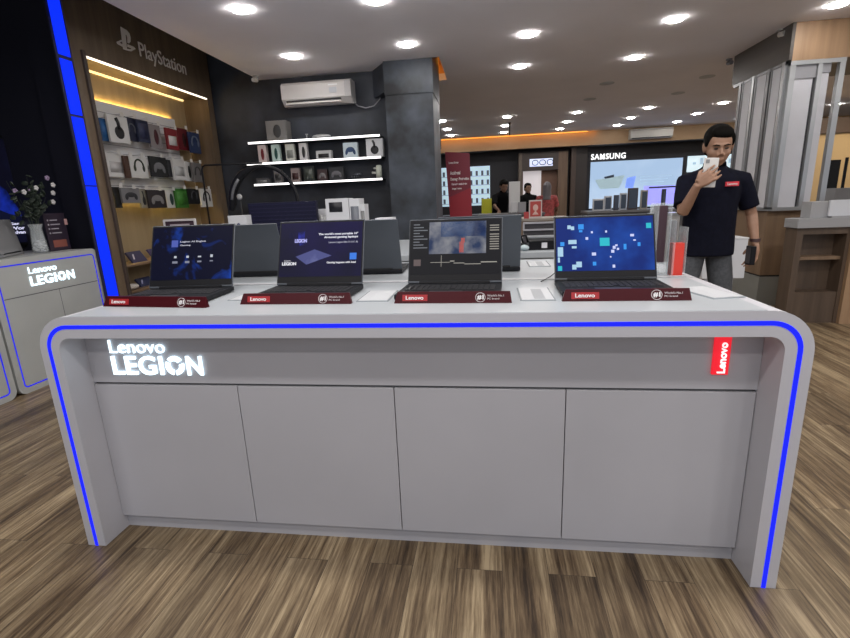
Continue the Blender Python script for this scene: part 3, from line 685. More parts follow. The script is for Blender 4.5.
for r, col, kd, pc, dp, lb in (
 ((256, 178, 269, 182.5), (.14, .14, .15), 'slab', (.4, .4, .4), .08, 'flat grey box at the left end of the bottom shelf'),
 ((274, 169.5, 281.5, 182), (.3, .28, .28), 'slab', (.05, .05, .05), .05, 'small grey box with dark window on the bottom shelf under the arch'),
 ((291, 168, 299.5, 180.5), (.5, .4, .38), 'slab', (.06, .01, .01), .06, 'white and red box on the bottom shelf'),
 ((303.5, 166.5, 314, 179.5), (.05, .06, .05), 'patch', (.12, .14, .12), .06, 'dark green box on the bottom shelf'),
 ((317.5, 169.5, 327, 179), (.1, .06, .06), 'gamepad', (.3, .28, .28), .06, 'small dark brown box with pale print on the bottom shelf'),
 ((329, 167, 343.5, 178), (.05, .05, .055), 'gamepad', (.25, .24, .26), .07, 'wide black box with pale print on the bottom shelf')):
    carton('product_box', 'y', r, IY, dp, col, kd, pc, lb, 'box', G2, z0=zb)
q = pxr(350, 170, 364, 176.5, 'y', IY); t = thing('game_controller', (q[0], IY, zb), 0, 'dark controller on its dock on the bottom shelf', 'controller')
b = B().box(q[0], q[1], IY, IY+.08, zb, zb+.012)
for k in range(4): b.box(q[0]+.01+k*.03, q[0]+.018+k*.03, IY+.01, IY+.02, zb, zb+.045)
b.ell(((q[0]+q[1])/2, IY+.04, zb+.055), (.055, .03, .022)); b.obj('body', M((.03, .035, .045), .4), t, smooth=True)
q = pxr(375, 159.5, 383.5, 176, 'y', IY); t = thing('white_gadget', (q[0], IY, zb), 0, 'white upright gadget with a side nozzle at the right end of the bottom shelf', 'gadget')
b = B().loft([((q[0]+.035, IY+.05, zb), .036, .034), ((q[0]+.036, IY+.05, zb+.14), .036, .034), ((q[0]+.034, IY+.05, zb+.155), .026, .026)])
b.obj('body', M((.55, .58, .5), .4), t, smooth=True)
B().tube([(q[0], IY+.04, zb+.065), (q[0]-.05, IY+.04, zb+.07)], .013, 10).ell((q[0]-.012, IY+.04, zb+.12), (.02, .02, .012)).obj('nozzle', M((.5, .5, .46), .4), t, smooth=True)

# security cameras
for px, py, lb, s in ((259, 77, 'tiny white camera under the ceiling corner left of the air conditioner', 1), (781, 31, 'white security camera under the ceiling on the dark wood fascia', 1.1), (729, 60, 'dark security camera at the far end of the wood fascia', 1)):
    p = at(px, py, 'z', ZC); p.y -= .05
    t = thing('security_camera', (p.x-.02, p.y, ZC), 0, lb, 'security camera')
    m = M((.55, .55, .55), .4) if 'white' in lb else M((.16, .16, .18), .5)
    B().lathe([(.035*s, -.012), (.035*s, 0)], (p.x-.02, p.y, ZC), 14).obj('mount', m, t)
    B().tube([(p.x-.02, p.y+.02, ZC-.04), (p.x-.02, p.y-.07*s, ZC-.055)], .024*s, 12).box(p.x-.028, p.x-.012, p.y-.008, p.y+.008, ZC-.04, ZC-.01).obj('body', m, t)

# ------------------------------------------------------------------ left bay: two white counters, vase, sign, laptop
CXF = -1.88
def bay_counter(y0, y1, lb, withlogo):
    t = thing('bay_counter', (CXF-.3, (y0+y1)/2, 0), 0, lb, 'display counter')
    z1 = .998
    def rr(x0, x1, z0, z1_, r):
        o = []
        for cx, cz, st in ((x1-r, z1_-r, 0), (x0+r, z1_-r, PI/2), (x0+r, z0+r, PI), (x1-r, z0+r, 1.5*PI)): o += [(cx+r*math.cos(st+PI/2*k/6), cz+r*math.sin(st+PI/2*k/6)) for k in range(7)]
        return o
    B().prism(rr(y0, y1, .0, z1, .06), CXF-.6, CXF, 'x').obj('body', WHITE2, t)
    B().loop(y0+.045, y1-.045, .045, z1-.045, .009, .03, CXF-.002, CXF+.0015, 'x').obj('light_strip', BLUE_DIM, t)
    B().box(CXF-.002, CXF+.001, y0+.06, y1-.06, .712, .718).box(CXF-.002, CXF+.0008, (y0+y1)/2+.03, (y0+y1)/2+.033, .06, .712).obj('door_gap_pattern', M((.08, .08, .09), .6), t)
    if withlogo:
        a = at(29, 275.5, 'x', CXF); c = at(56.5, 270, 'x', CXF); d_ = at(31.5, 287.5, 'x', CXF); e = at(75, 279, 'x', CXF)
        logo(t, (CXF+.004, a.y, .868), PI/2, c.y-a.y, .05, e.y-d_.y, .073, d_.y-a.y, -.093)
        return t
bay_counter(1.415, 2.375, 'white blue-lined counter in the left bay, with lettering on its front', True)
bay_counter(.40, 1.397, 'white blue-lined counter cut off by the left edge of the photo', False)
VX = -2.06
vp = at(40, 247, 'x', VX); VZ = .998
t = thing('flower_vase', (VX, vp.y, VZ), 0, 'glass vase of dark branches and white blossoms on the left bay counter', 'vase')
B().lathe([(.045, 0), (.055, .02), (.05, .1), (.04, .19), (.052, .23), (.048, .23), (.036, .19), (.045, .1), (.05, .025), (.04, .01)], (VX, vp.y, VZ), 18).obj('glass', GLASS, t, smooth=True)
b = B()
for k in range(26): b.ell((VX+rnd.uniform(-.032, .032), vp.y+rnd.uniform(-.032, .032), VZ+.02+rnd.uniform(0, .075)), (.011, .012, .009), seg=6)
o = b.obj('white_pebbles', M((.5, .5, .52), .5), t); o['kind'] = 'stuff'
b = B(); tips = []
for k in range(17):
    a = rnd.uniform(0, 2*PI); r = rnd.uniform(.04, .2); zz = rnd.uniform(.3, .6)
    tip = Vector((VX+r*.5*math.cos(a), vp.y+r*math.sin(a), VZ+zz)); tips.append(tip)
    b.tube([(VX, vp.y, VZ+.05), (VX+(tip.x-VX)*.3, vp.y+(tip.y-vp.y)*.3, VZ+.28), tip], [.003, .003, .0015], 5)
    for j in range(5): f = rnd.uniform(.5, 1); c = Vector((VX, vp.y, VZ+.2)).lerp(tip, f); b.ell(c+Vector((rnd.uniform(-.02, .02),)*3), (.02, .028, .008), (rnd.uniform(0, 3), rnd.uniform(0, 3), 0), seg=6)
o = b.obj('branches', M((.02, .03, .02), .6), t); o['kind'] = 'stuff'
for k, p in enumerate([(53, 185), (53, 193), (53, 202), (24, 192), (36, 188), (47, 178), (15, 191), (30, 189)]):
    c = at(*p, 'x', VX); b = B()
    for a in range(5): b.ell(c+Vector((.0, .011*math.cos(a*1.256), .011*math.sin(a*1.256))), (.009, .011, .011), seg=8)
    b.obj('blossom', M((.62, .6, .6) if k < 5 else (.3, .22, .35), .5), t, smooth=True)
a = at(46, 229, 'x', VX); c = at(67, 229, 'x', VX)
t = thing('sign_board', (VX, (a.y+c.y)/2, VZ), 0, 'dark upright sign card with small printed lines right of the vase', 'sign')
box('board', M((.03, .02, .035), .4), t, VX-.008, VX, a.y, c.y, VZ, VZ+.31)
b = B()
for k in range(4): b.box(VX, VX+.001, a.y+.05, a.y+.12+.02*((k*3) % 2), VZ+.25-k*.035, VZ+.258-k*.035); b.box(VX, VX+.001, a.y+.025, a.y+.037, VZ+.248-k*.035, VZ+.26-k*.035)
b.obj('printed_lines', M((.4, .38, .42), .5), t)
box('red_print', M((.25, .08, .06), .5), t, VX, VX+.001, a.y+.04, c.y-.03, VZ+.03, VZ+.09)
box('pink_tag', M((.6, .35, .33), .5), t, VX, VX+.003, c.y-.012, c.y+.015, VZ+.21, VZ+.26)
laptop('laptop', (-2.09, 1.8, .998), math.radians(-62), 'grey laptop back at the left edge on the bay counter', body=M((.3, .3, .31), .4, .3), tilt=math.radians(-8), lh=.25)
# wall screen in the bay
SXW = -2.77
a = at(0, 225, 'x', SXW); c = at(45, 225, 'x', SXW)
t = thing('wall_screen', (SXW, (a.y+c.y)/2, 1.3), 0, 'large dim wall screen with a blue streak behind the vase', 'screen')
box('housing', BLACK, t, SXW-.005, SXW+.03, .9, 2.65, 1.03, 2.0)
box('display', emit_noise((.004, .004, .012), (.006, .008, .03), 1, 2), t, SXW+.03, SXW+.032, .93, 2.62, 1.06, 1.97)
p = [at(*q, 'x', SXW+.034) for q in ((0, 186), (6, 190), (24, 217), (10, 214), (0, 210))]
B().prism([(v.y, v.z) for v in p], SXW+.032, SXW+.034, 'x').obj('blue_streak', emit_noise((.004, .008, .06), (.01, .03, .4), 1, 7, .4, .7), t)
for k, s_ in enumerate(('Gaming', 'World', 'Advance')):
    p = at(9.5+k*1.0, 226+k*4.2, 'x', SXW+.034); put(text_bm(s_, .19, .03, .002, .03), (SXW+.034, p.y, p.z), PI/2).obj('screen_lettering', M((.5, .5, .6), .5, emit=.7, ecol=(.75, .75, 1)), t)

# ------------------------------------------------------------------ white table behind the counters and what stands on it
t = thing('rear_table', (.7, 2.2, 0), 0, 'long white table behind the double counter, carrying boxes and a monitor', 'table')
box('tabletop', TOPW, t, -.8, 2.35, 1.66, 2.95, .90, .94, bev=.004)
box('body', WHITE2, t, -.75, 2.3, 1.72, 2.9, 0, .90)
TZ = .9405
RIB = M((.010, .010, .03), .55, spec=.2)
q = pxr(248, 202, 316, 222, 'y', 2.3)
t = thing('ribbed_monitor', ((q[0]+q[1])/2, 2.36, TZ), 0, 'wide dark navy ribbed monitor back behind the purple advert laptop', 'monitor')
b = B().box(q[0], q[1], 2.31, 2.36, TZ+.05, q[3], bev=.004)
b.obj('back_shell', RIB, t)
b = B()
for k in range(9): b.box(q[0]+.01, q[1]-.01, 2.306, 2.311, q[3]-.02-k*.03, q[3]-.012-k*.03)
b.obj('rib_pattern', M((.016, .016, .045), .5, spec=.2), t)
B().box(-.2, .04, 2.26, 2.44, TZ, TZ+.012).box(-.11, -.05, 2.36, 2.38, TZ, TZ+.12).obj('stand', BLACKM, t)
q = pxr(240, 193, 240.1, 202, 'y', 2.33); t = thing('white_emblem', (q[0], 2.33, q[2]), 0, 'small pale round emblem peeking over the left of the ribbed monitor', 'emblem')
zt_ = at(240, 197, 'y', 2.5)
t.location = (zt_.x, 2.5, TZ)
B().tube([(zt_.x, 2.5, TZ), (zt_.x, 2.5, zt_.z)], .006, 8).obj('stem', BLACKM, t)
B().lathe([(.014, -.006), (.026, 0), (.014, .006)], (0, 0, 0), 18).xf(Matrix.Translation((zt_.x, 2.49, zt_.z)) @ Matrix.Rotation(PI/2, 4, 'X')).obj('disc', M((.3, .3, .3), .4), t, smooth=True)
# black arch: ring on a base
A = at(265, 203, 'y', 2.62); r_ = at(299, 203, 'y', 2.62).x-A.x; ht = at(265, 166, 'y', 2.62).z-A.z
t = thing('arched_light', (A.x, 2.62, TZ), 0, 'big black arch rising behind the ribbed monitor under the wall shelves', 'desk lamp')
pts = [(A.x+r_*.97*math.cos(PI*k/20), 2.62, A.z+ht*math.sin(PI*k/20)) for k in range(21)]
B().tube([(pts[0][0], 2.62, TZ)]+pts+[(pts[-1][0]-.02, 2.62, A.z-.05)], [.016]*12+[.02, .024, .03, .034, .036, .036, .036, .036, .036, .032, .024], 10).obj('arch', BLACK, t, smooth=True)
B().tube([(p[0]+.012, 2.588, p[2]-.01) for p in pts[15:20]], .012, 8).obj('inner_panel', M((.13, .13, .14), .5), t, smooth=True)
box('base', BLACK, t, pts[0][0]-.09, pts[0][0]+.05, 2.56, 2.7, TZ, TZ+.015)
# thin black rod frame
a = at(210, 225, 'y', 3.05); b0 = at(209, 165, 'y', 3.05); c = at(262, 163, 'y', 3.05)
t = thing('rod_frame', (a.x, 3.05, 0), 0, 'thin black metal rod frame right of the wooden display, bent to the right', 'stand')
B().tube([(a.x, 3.05, 0), (a.x, 3.05, b0.z-.04), (a.x+.012, 3.05, b0.z-.012), (a.x+.04, 3.05, b0.z), (c.x, 3.05, c.z)], .009, 8).obj('rod', BLACK, t, smooth=True)
box('foot', BLACK, t, a.x-.12, a.x+.12, 2.93, 3.17, 0, .01)
for r, pl, dp, kd, pc, lb in (((228, 215.5, 246.5, 224), 2.05, .08, 'pill', (.05, .06, .2), 'small white box left of the ribbed monitor'),
 ((318, 209, 327, 222), 2.42, .12, 'patch', (.5, .5, .5), 'pale narrow box right of the ribbed monitor'),
 ((326, 198.5, 349, 222), 2.2, .14, 'window', (.02, .02, .03), 'white appliance box with a black window behind the laptops'),
 ((349.5, 198.5, 360, 222), 2.2, .14, 'patch', (.25, .27, .32), 'white box with a grey side picture beside the black window box'),
 ((360.5, 204, 365, 222), 2.2, .12, 'patch', (.3, .3, .3), 'thin white box at the right end of the appliance boxes')):
    carton('product_box', 'y', r, pl, dp, (.6, .6, .62), kd, pc, lb, 'box', 'white boxes on the rear table', z0=TZ)
q = pxr(163.5, 219, 196, 232, 'y', 1.76)
t = thing('framed_sign', ((q[0]+q[1])/2, 1.76, TZ), 0, 'small white-framed dark sign peeking over the leftmost laptop', 'sign')
B().loop(q[0], q[1], TZ, q[3], .014, .008, 1.76, 1.772).obj('frame', M((.5, .47, .47), .5), t)
box('dark_panel', M((.04, .02, .03), .4), t, q[0]+.013, q[1]-.013, 1.763, 1.771, TZ+.013, q[3]-.013)
box('lettering_print', M((.35, .3, .33), .5), t, q[0]+.05, q[1]-.05, 1.7615, 1.763, q[3]-.045, q[3]-.035)
q = pxr(375, 218, 392, 222, 'y', 2.1); t = thing('white_tray', ((q[0]+q[1])/2, 2.15, TZ), 0, 'low white device box just above the grey laptop back right of the purple screen', 'box')
box('carton', PWHITE, t, q[0], q[1], 2.1, 2.25, TZ, q[3], bev=.003)
# dark label printer and trays, between the third and fourth laptops
t = thing('label_printer', (1.91, 1.85, TZ), 0, 'black box printer with a small white label between the third and fourth laptops', 'printer')
B().prism([(1.76, TZ), (1.75, TZ+.06), (1.80, TZ+.075), (1.95, TZ+.075), (1.95, TZ)], 1.82, 2.03, 'x').obj('body', BLACK, t)
box('white_label', M((.6, .6, .62), .5), t, 1.90, 1.935, 1.748, 1.755, TZ+.014, TZ+.048)
box('lid', M((.25, .26, .28), .35), t, 1.815, 2.0, 1.80, 1.93, TZ+.075, TZ+.083)
t = thing('metal_tray', (1.9, 2.1, TZ), 0, 'grey framed open tray standing behind the black label printer', 'tray')
b = B().loop(1.80, 2.05, TZ+.105, TZ+.165, .012, .01, 2.06, 2.075)
b.obj('frame', M((.35, .34, .36), .35, .3), t); box('dark_back', M((.04, .035, .04), .5), t, 1.81, 2.04, 2.078, 2.2, TZ, TZ+.16)
t = thing('tangled_adapter', (1.81, 1.8, TZ), 0, 'small black adapter with a pale bag left of the label printer', 'adapter')
B().ell((1.785, 1.80, TZ+.025), (.03, .04, .024)).tube([(1.785, 1.8, TZ+.04), (1.77, 1.78, TZ+.09), (1.80, 1.77, TZ+.10), (1.815, 1.78, TZ+.05)], .008, 6).obj('body', BLACK, t, smooth=True)
B().ell((1.79, 1.735, TZ+.02), (.03, .03, .019)).obj('pale_bag', M((.4, .48, .5), .4), t, smooth=True)
# wooden counter farther back with red framed cards
t = thing('wooden_counter', (2.0, 4.2, 0), 0, 'brown wooden counter behind the label printer carrying red framed cards', 'counter')
box('body', WOODB, t, 1.3, 2.42, 4.0, 4.5, 0, 1.02); box('worktop', M((.3, .26, .22), .5), t, 1.28, 2.44, 3.98, 4.52, 1.02, 1.045)
for r, lb, n_ in (((529, 200, 542, 217.5), 'red poster card in a white frame standing on the wooden counter', 1), ((524, 212, 529, 218), 'tiny red card left of the white-framed red poster', 0)):
    q = pxr(*r, 'y', 4.05); t = thing('framed_card', ((q[0]+q[1])/2, 4.05, 1.0455), 0, lb, 'framed card')
    box('frame', M((.55, .5, .48) if n_ else (.4, .04, .05), .5), t, q[0], q[1], 4.05, 4.07, 1.0455, q[3])
    box('red_sheet', M((.4, .05, .04), .5), t, q[0]+.012, q[1]-.012, 4.046, 4.05, 1.065, q[3]-.014)
    if n_: B().ell(((q[0]+q[1])/2, 4.045, 1.16), (.03, .003, .035), seg=10).prism([((q[0]+q[1])/2-.035, 1.085), ((q[0]+q[1])/2, 1.13), ((q[0]+q[1])/2+.035, 1.085)], 4.0445, 4.046).obj('printed_picture', M((.6, .4, .35), .5), t)

# ------------------------------------------------------------------ pillar of metal frames on the right
PX, PY = 4.47, 4.1
t = thing('framed_pillar', (4.9, 4.7, 0), 0, 'large pillar with wood fascia and silver framed white panels on the right', 'pillar')
box('front_fascia', WOODP, t, PX+.03, 6.6, PY, PY+.03, 2.46, ZC-.002)
box('side_fascia', WOODD, t, PX, PX+.03, PY, 5.24, 2.47, ZC-.002)
box('head_beam', M((.15, .15, .16), .5), t, PX+.04, 6.6, PY+.04, 5.2, 2.5, ZC-.01)
# front frame
fx = [(4.495, 4.545), (4.745, 4.785), (4.935, 4.985)]
for a, c in fx: box('post', ALU, t, a, c, PY, PY+.05, 1.05, 2.46)
box('top_rail', ALU, t, 4.495, 4.985, PY-.002, PY+.045, 2.42, 2.458); box('bottom_rail', ALU, t, 4.495, 4.99, PY-.002, PY+.045, 1.03, 1.065)
box('white_panel', PWHITE, t, 4.548, 4.725, PY+.03, PY+.045, 1.066, 2.30); box('white_panel', PWHITE, t, 4.79, 4.865, PY+.03, PY+.045, 1.066, 2.34)
box('panel_cap', M((.33, .33, .35), .4, .4), t, 4.548, 4.742, PY+.02, PY+.046, 2.30, 2.42); box('panel_cap', M((.33, .33, .35), .4, .4), t, 4.79, 4.87, PY+.02, PY+.046, 2.34, 2.42)
box('dark_reveal', M((.05, .05, .055), .5), t, 4.727, 4.744, PY+.035, PY+.05, 1.066, 2.42)
# left side frames running back
yy = [4.15, 4.42, 4.72, 5.0]
for k, y in enumerate(yy):
    box('post', ALUD if k % 2 else ALU, t, PX, PX+.04, y, y+.05, 1.05, 2.47); box('dark_reveal', M((.05, .05, .055), .5), t, PX+.01, PX+.03, y+.05, y+.075, 1.066, 2.47)
for a, c in zip(yy, yy[1:]): box('white_panel', PWHITE, t, PX+.01, PX+.022, a+.08, c-.045, 1.066, 2.47); box('thin_post', ALUD, t, PX+.002, PX+.02, c-.045, c-.025, 1.066, 2.47)
box('bottom_rail', ALU, t, PX, PX+.05, PY+.05, 5.2, 1.03, 1.066); box('top_rail', ALUD, t, PX+.002, PX+.04, PY+.05, 5.2, 2.44, 2.469)
box('wood_base', WOODB, t, PX+.03, 5.2, PY+.08, 5.2, .34, 1.03); box('base_gap', BLACKM, t, PX+.045, 5.15, PY+.09, 5.15, .32, .34); box('plinth', M((.23, .23, .21), .5), t, PX+.03, 5.17, PY+.08, 5.17, 0, .32)

# wooden display stand at the right edge
t = thing('wooden_stand', (4.7, 3.6, 0), 0, 'dark wooden open shelf stand with grey top at the right edge', 'display stand')
X0, X1, Y0, Y1 = 4.345, 4.815, 3.40, 3.58
box('side_panel', WOODS, t, X0+.02, X0+.075, Y0, Y1, 0, .90); box('side_panel', WOODS, t, X1-.03, X1, Y0, Y1, 0, .90); box('back_panel', WOODS, t, X0+.075, X1-.03, Y1-.02, Y1, 0, .90)
box('top_rail', WOODS, t, X0+.075, X1-.03, Y0, Y1-.02, .84, .90); box('shelf', WOODB, t, X0+.075, X1-.03, Y0+.04, Y1-.02, .60, .63); box('lower_panel', WOODS, t, X0+.075, X1-.03, Y0+.01, Y1-.02, 0, .30)
box('top_slab', M((.33, .33, .34), .45), t, X0+.0, 5.9, Y0-.03, Y1, .90, .985, bev=.003)
box('front_panel', WOODP, t, X1, 5.88, Y0-.04, Y1, 0, .90)
t = thing('grey_block', (4.5, 3.6, .985), 0, 'grey square riser block standing on the wooden stand', 'riser')
q = pxr(811, 201, 833, 218, 'y', 3.42); box('block', M((.36, .36, .37), .5), t, q[0], 5.6, 3.42, 3.56, .9855, 1.13)
t = thing('white_sign_box', (4.7, 3.42, .985), 0, 'white sign panel leaning on the grey riser at the right edge', 'sign')
q = pxr(832, 202, 850, 219, 'y', 3.36); box('panel', M((.62, .64, .68), .5), t, q[0], q[0]+.4, 3.395, 3.415, 1.0, 1.14); box('foot', GREYPL, t, q[0]+.02, q[0]+.38, 3.38, 3.417, .9855, 1.0)
# white cabinet behind the man
t = thing('white_cabinet', (3.68, 3.4, 0), 0, 'white box cabinet on a narrower plinth behind the standing man', 'cabinet')
box('body', M((.66, .67, .70), .5), t, 3.50, 3.86, 3.2, 3.45, .48, .835, bev=.004); box('plinth', M((.5, .5, .54), .5), t, 3.53, 3.78, 3.22, 3.43, 0, .478); box('lid', M((.72, .73, .75), .4), t, 3.495, 3.865, 3.195, 3.455, .836, .848, bev=.003)
# warm area beyond the frames
struct('wall_right_partition', B().box(7.2, 10.5, 9.0, 9.1, 0, 2.2), M((.5, .36, .2), .8))
struct('trim_4', B().box(7.2, 10.5, 8.95, 9.1, 2.2, 2.47), M((.08, .05, .04), .6))
q = pxr(826, 160, 838, 200, 'y', 7.2)
t = thing('dark_display', (6.6, 7.2, 0), 0, 'dark screen on a stand glimpsed through the right metal frame', 'screen')
box('panel', BLACK, t, q[0], q[1], 7.2, 7.24, q[2], q[3]); box('post', BLACKM, t, (q[0]+q[1])/2-.02, (q[0]+q[1])/2+.02, 7.24, 7.28, 0, q[3]-.05)
q = pxr(835, 188, 850, 205, 'y', 6.3)
t = thing('grey_machine', (6.5, 6.3, 0), 0, 'grey counter machine on a cabinet beyond the metal frames at right', 'machine')
box('body', M((.22, .22, .23), .5), t, q[0], q[1]+.3, 6.3, 6.6, q[2]-.02, q[3]); box('cabinet', M((.5, .42, .3), .5), t, q[0]-.1, q[1]+.5, 6.25, 6.7, 0, q[2]-.02)
B().tube([(q[0]+.14, 6.4, q[3]), (q[0]+.14, 6.4, q[3]+.42)], .02, 8).obj('arm', BLACK, t)

# ------------------------------------------------------------------ far end of the shop
YF = 12.19
def flat(name, r, mat, parent, y=YF, d=.02):
    q = pxr(*r, 'y', y-d); return box(name, mat, parent, q[0], q[1], y-d, y-.001, q[2], q[3])
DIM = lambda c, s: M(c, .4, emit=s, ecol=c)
t = thing('phone_wall_display', (.9, YF, 1.1), 0, 'pale lit wall of phone shelves behind the red banner', 'display')
flat('light_panel', (437, 167, 490, 206), DIM((.42, .56, .66), .8), t)
b = B(); c2 = B()
for r in range(4):
    z = at(463, 176.5+r*9, 'y', YF-.02).z; b.box(.25, 1.6, YF-.035, YF-.0205, z-.012, z)
    for k in range(9): c2.box(.3+k*.15, .36+k*.15, YF-.03, YF-.0205, z+.005, z+.13)
b.obj('shelf_pattern', M((.3, .35, .4), .5), t); c2.obj('phone_pattern', M((.10, .13, .17), .4), t)
t = thing('retractable_banner', (1.1, 6, 0), 0, 'tall dark red standing banner with white lettering beside the column', 'banner')
TL, TR, BL_, BR_ = at(445, 152, 'y', 6), at(469.5, 153, 'y', 6), at(450, 215, 'y', 6), at(472, 215, 'y', 6)
def bq(u, v): return (TL*(1-u)+TR*u)*(1-v)+(BL_*(1-u)+BR_*u)*v
vz = 1.85
def bpoly(pts): return [(bq(u, v).x, bq(u, v).z) for u, v in pts]
B().prism(bpoly([(0, 0), (1, 0), (1, vz), (0, vz)]), 6, 6.006).obj('sheet', M((.26, .035, .06), .5), t)
B().prism(bpoly([(0, .72), (1, .55), (1, 1.3), (0, 1.3)]), 5.997, 6).obj('red_print', M((.42, .03, .05), .5), t)
for s_, u, v, wd, hh in (('Lenovo Service', .12, .15, .42, .035), ('Accidental', .14, .30, .44, .055), ('Damage Protection', .14, .40, .80, .06), ('Guarantee untuk device', .17, .485, .68, .035), ('hingga 3 tahun', .18, .56, .42, .035)):
    p = bq(u, v+hh); w_ = (bq(u+wd, v).x-p.x); h_ = bq(u, v).z-p.z
    put(text_bm(s_, w_, h_, .002, .05), (p.x, 5.995, p.z)).obj('banner_lettering', M((.9, .82, .82), .5), t)
zb_ = bq(0, vz).z
box('base', ALUD, t, bq(0, vz).x-.02, bq(1, vz).x+.02, 5.94, 6.07, 0, max(zb_, .05)); B().tube([(bq(.5, 0).x, 6.02, .05), (bq(.5, 0).x, 6.02, TL.z-.02)], .01, 6).obj('pole', ALU, t)
# portal
t = thing('wooden_portal', (3.0, 11.9, 0), 0, 'brown wooden shop portal with a white lit oval sign in the far wall', 'portal')
def slabp(name, r, mat, y0, d): q = pxr(*r, 'y', y0); return box(name, mat, t, q[0], q[1], y0, y0+d, q[2], q[3])
q = pxr(518.5, 152, 572, 215, 'y', 11.9)
zt2 = q[3]
box('left_jamb', M((.13, .1, .08), .5), t, q[0], q[0]+.09, 11.9, 12.18, 0, zt2); box('right_jamb', wood((.10, .06, .04), (.2, .13, .08), .5), t, q[1]-.36, q[1]-.12, 11.9, 12.18, 0, zt2); box('header', M((.05, .035, .03), .5), t, q[0]+.09, q[1]-.36, 11.9, 12.18, zt2-.45, zt2)
box('sign_back', DIM((.62, .68, .9), .9), t, 2.62, 3.21, 11.88, 11.9, at(545, 166, 'y', 11.9).z, at(545, 158.5, 'y', 11.9).z)
b = B()
for k in range(3): cx = 2.76+k*.19; cz = at(545, 162.3, 'y', 11.9).z; b.add((lambda bb: bb.bm.copy())(B().loop(cx-.085, cx+.085, cz-.07, cz+.07, .02, .069, 11.865, 11.88)))
b.obj('oval_lettering', M((.02, .02, .03), .5), t)
box('inner_wall', M((.17, .09, .06), .6), t, q[0]+.09, q[1]-.36, 12.1, 12.18, 0, zt2-.45)
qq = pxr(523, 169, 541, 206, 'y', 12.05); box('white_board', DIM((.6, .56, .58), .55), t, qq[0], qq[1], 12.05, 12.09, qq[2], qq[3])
o = thing('dark_post', (3.9, 11.9, 0), 0, 'dark brown post between the portal and the large wall screen', 'post')
box('post', M((.07, .045, .035), .5), o, 3.68, 3.8, 11.9, 12.18, 0, 2.46); box('panel', M((.03, .022, .02), .5), o, 3.8, 4.1, 12.0, 12.18, 0, 2.46)
# wall screens and lit sign
t = thing('lit_wall_sign', (4.6, YF, 2.2), 0, 'white lit lettering above the big wall screen', 'sign')
p = at(591, 159.5, 'y', YF-.03); p2 = at(625.5, 158, 'y', YF-.03)
put(text_bm('SAMSUNG', p2.x-p.x, .14, .02, .012, 1.12), (p.x, YF-.03, p.z-.01)).obj('lettering', M((1, 1, 1), .5, emit=1.3, ecol=(1, 1, 1)), t)
t = thing('big_wall_screen', (5.3, YF, 1.5), 0, 'huge pale blue lit wall screen below the white lettering', 'screen')
flat('light_panel', (590, 160, 681, 207), emit_noise((.38, .52, .72), (.55, .68, .85), 1.35, .6), t)
def fp(r): return [(at(x, y, 'y', YF-.025).x, at(x, y, 'y', YF-.025).z) for x, y in r]
B().prism(fp([(595, 180), (625, 175), (619, 188), (600, 189)]), YF-.024, YF-.0205).obj('tablet_picture', DIM((.25, .34, .38), .9), t)
B().prism(fp([(604, 177), (614, 174.5), (614, 177), (605, 179)]), YF-.027, YF-.0245).obj('lens_picture', DIM((.02, .03, .05), .5), t)
B().prism(fp([(627, 178), (636, 176), (633, 188), (625, 188)]), YF-.024, YF-.0205).obj('phone_picture', DIM((.15, .25, .7), .9), t)
B().prism(fp([(644, 186), (679, 185), (678, 204), (643, 205)]), YF-.024, YF-.0205).obj('lower_picture', DIM((.3, .3, .85), .9), t)
B().prism(fp([(649, 187), (679, 185.5), (679, 187), (649, 188.5)]), YF-.027, YF-.0245).obj('dark_band', M((.02, .02, .04), .5), t)
b = B()
for k in range(3): b.prism(fp([(640, 176.5+k*3), (672-k*4, 175+k*3), (672-k*4, 175.6+k*3), (640, 177.2+k*3)]), YF-.024, YF-.0205)
b.obj('line_pattern', DIM((.3, .42, .55), .9), t)
t = thing('second_wall_screen', (7.5, YF, 1.9), 0, 'pale lit wall screen partly hidden behind the standing man', 'screen')
flat('light_panel', (687.5, 155, 738, 171), DIM((.55, .68, .74), .9), t)
b = B()
for k in range(9): b.box(6.75+k*.17, 6.83+k*.17, YF-.024, YF-.0205, 1.9, 1.96+.05*((k*5) % 3))
b.obj('letter_pattern', DIM((.3, .4, .5), .8), t)
# far counters
def ftable(x0, x1, y0, y1, z, mat, lb, top=None):
    t = thing('far_counter', ((x0+x1)/2, (y0+y1)/2, 0), 0, lb, 'counter'); box('body', mat, t, x0+.02, x1-.02, y0+.03, y1-.02, 0, z-.04); box('worktop', top or TOPW, t, x0, x1, y0, y1, z-.04, z); return t
ftable(1.35, 2.6, 7.9, 8.6, .98, M((.05, .05, .055), .5), 'dark counter where the man in black leans', M((.12, .12, .13), .4))
ftable(3.55, 5.9, 8.9, 9.6, .93, M((.09, .09, .10), .5), 'long dark counter in front of the big wall screen', M((.16, .16, .17), .4))
ftable(.2, 1.32, 9.6, 10.1, .93, M((.05, .05, .06), .5), 'low dark counter under the phone shelves', M((.1, .1, .12), .4))
ftable(4.05, 4.45, 6.35, 6.7, .95, M((.6, .6, .62), .5), 'small white counter left of the standing man')
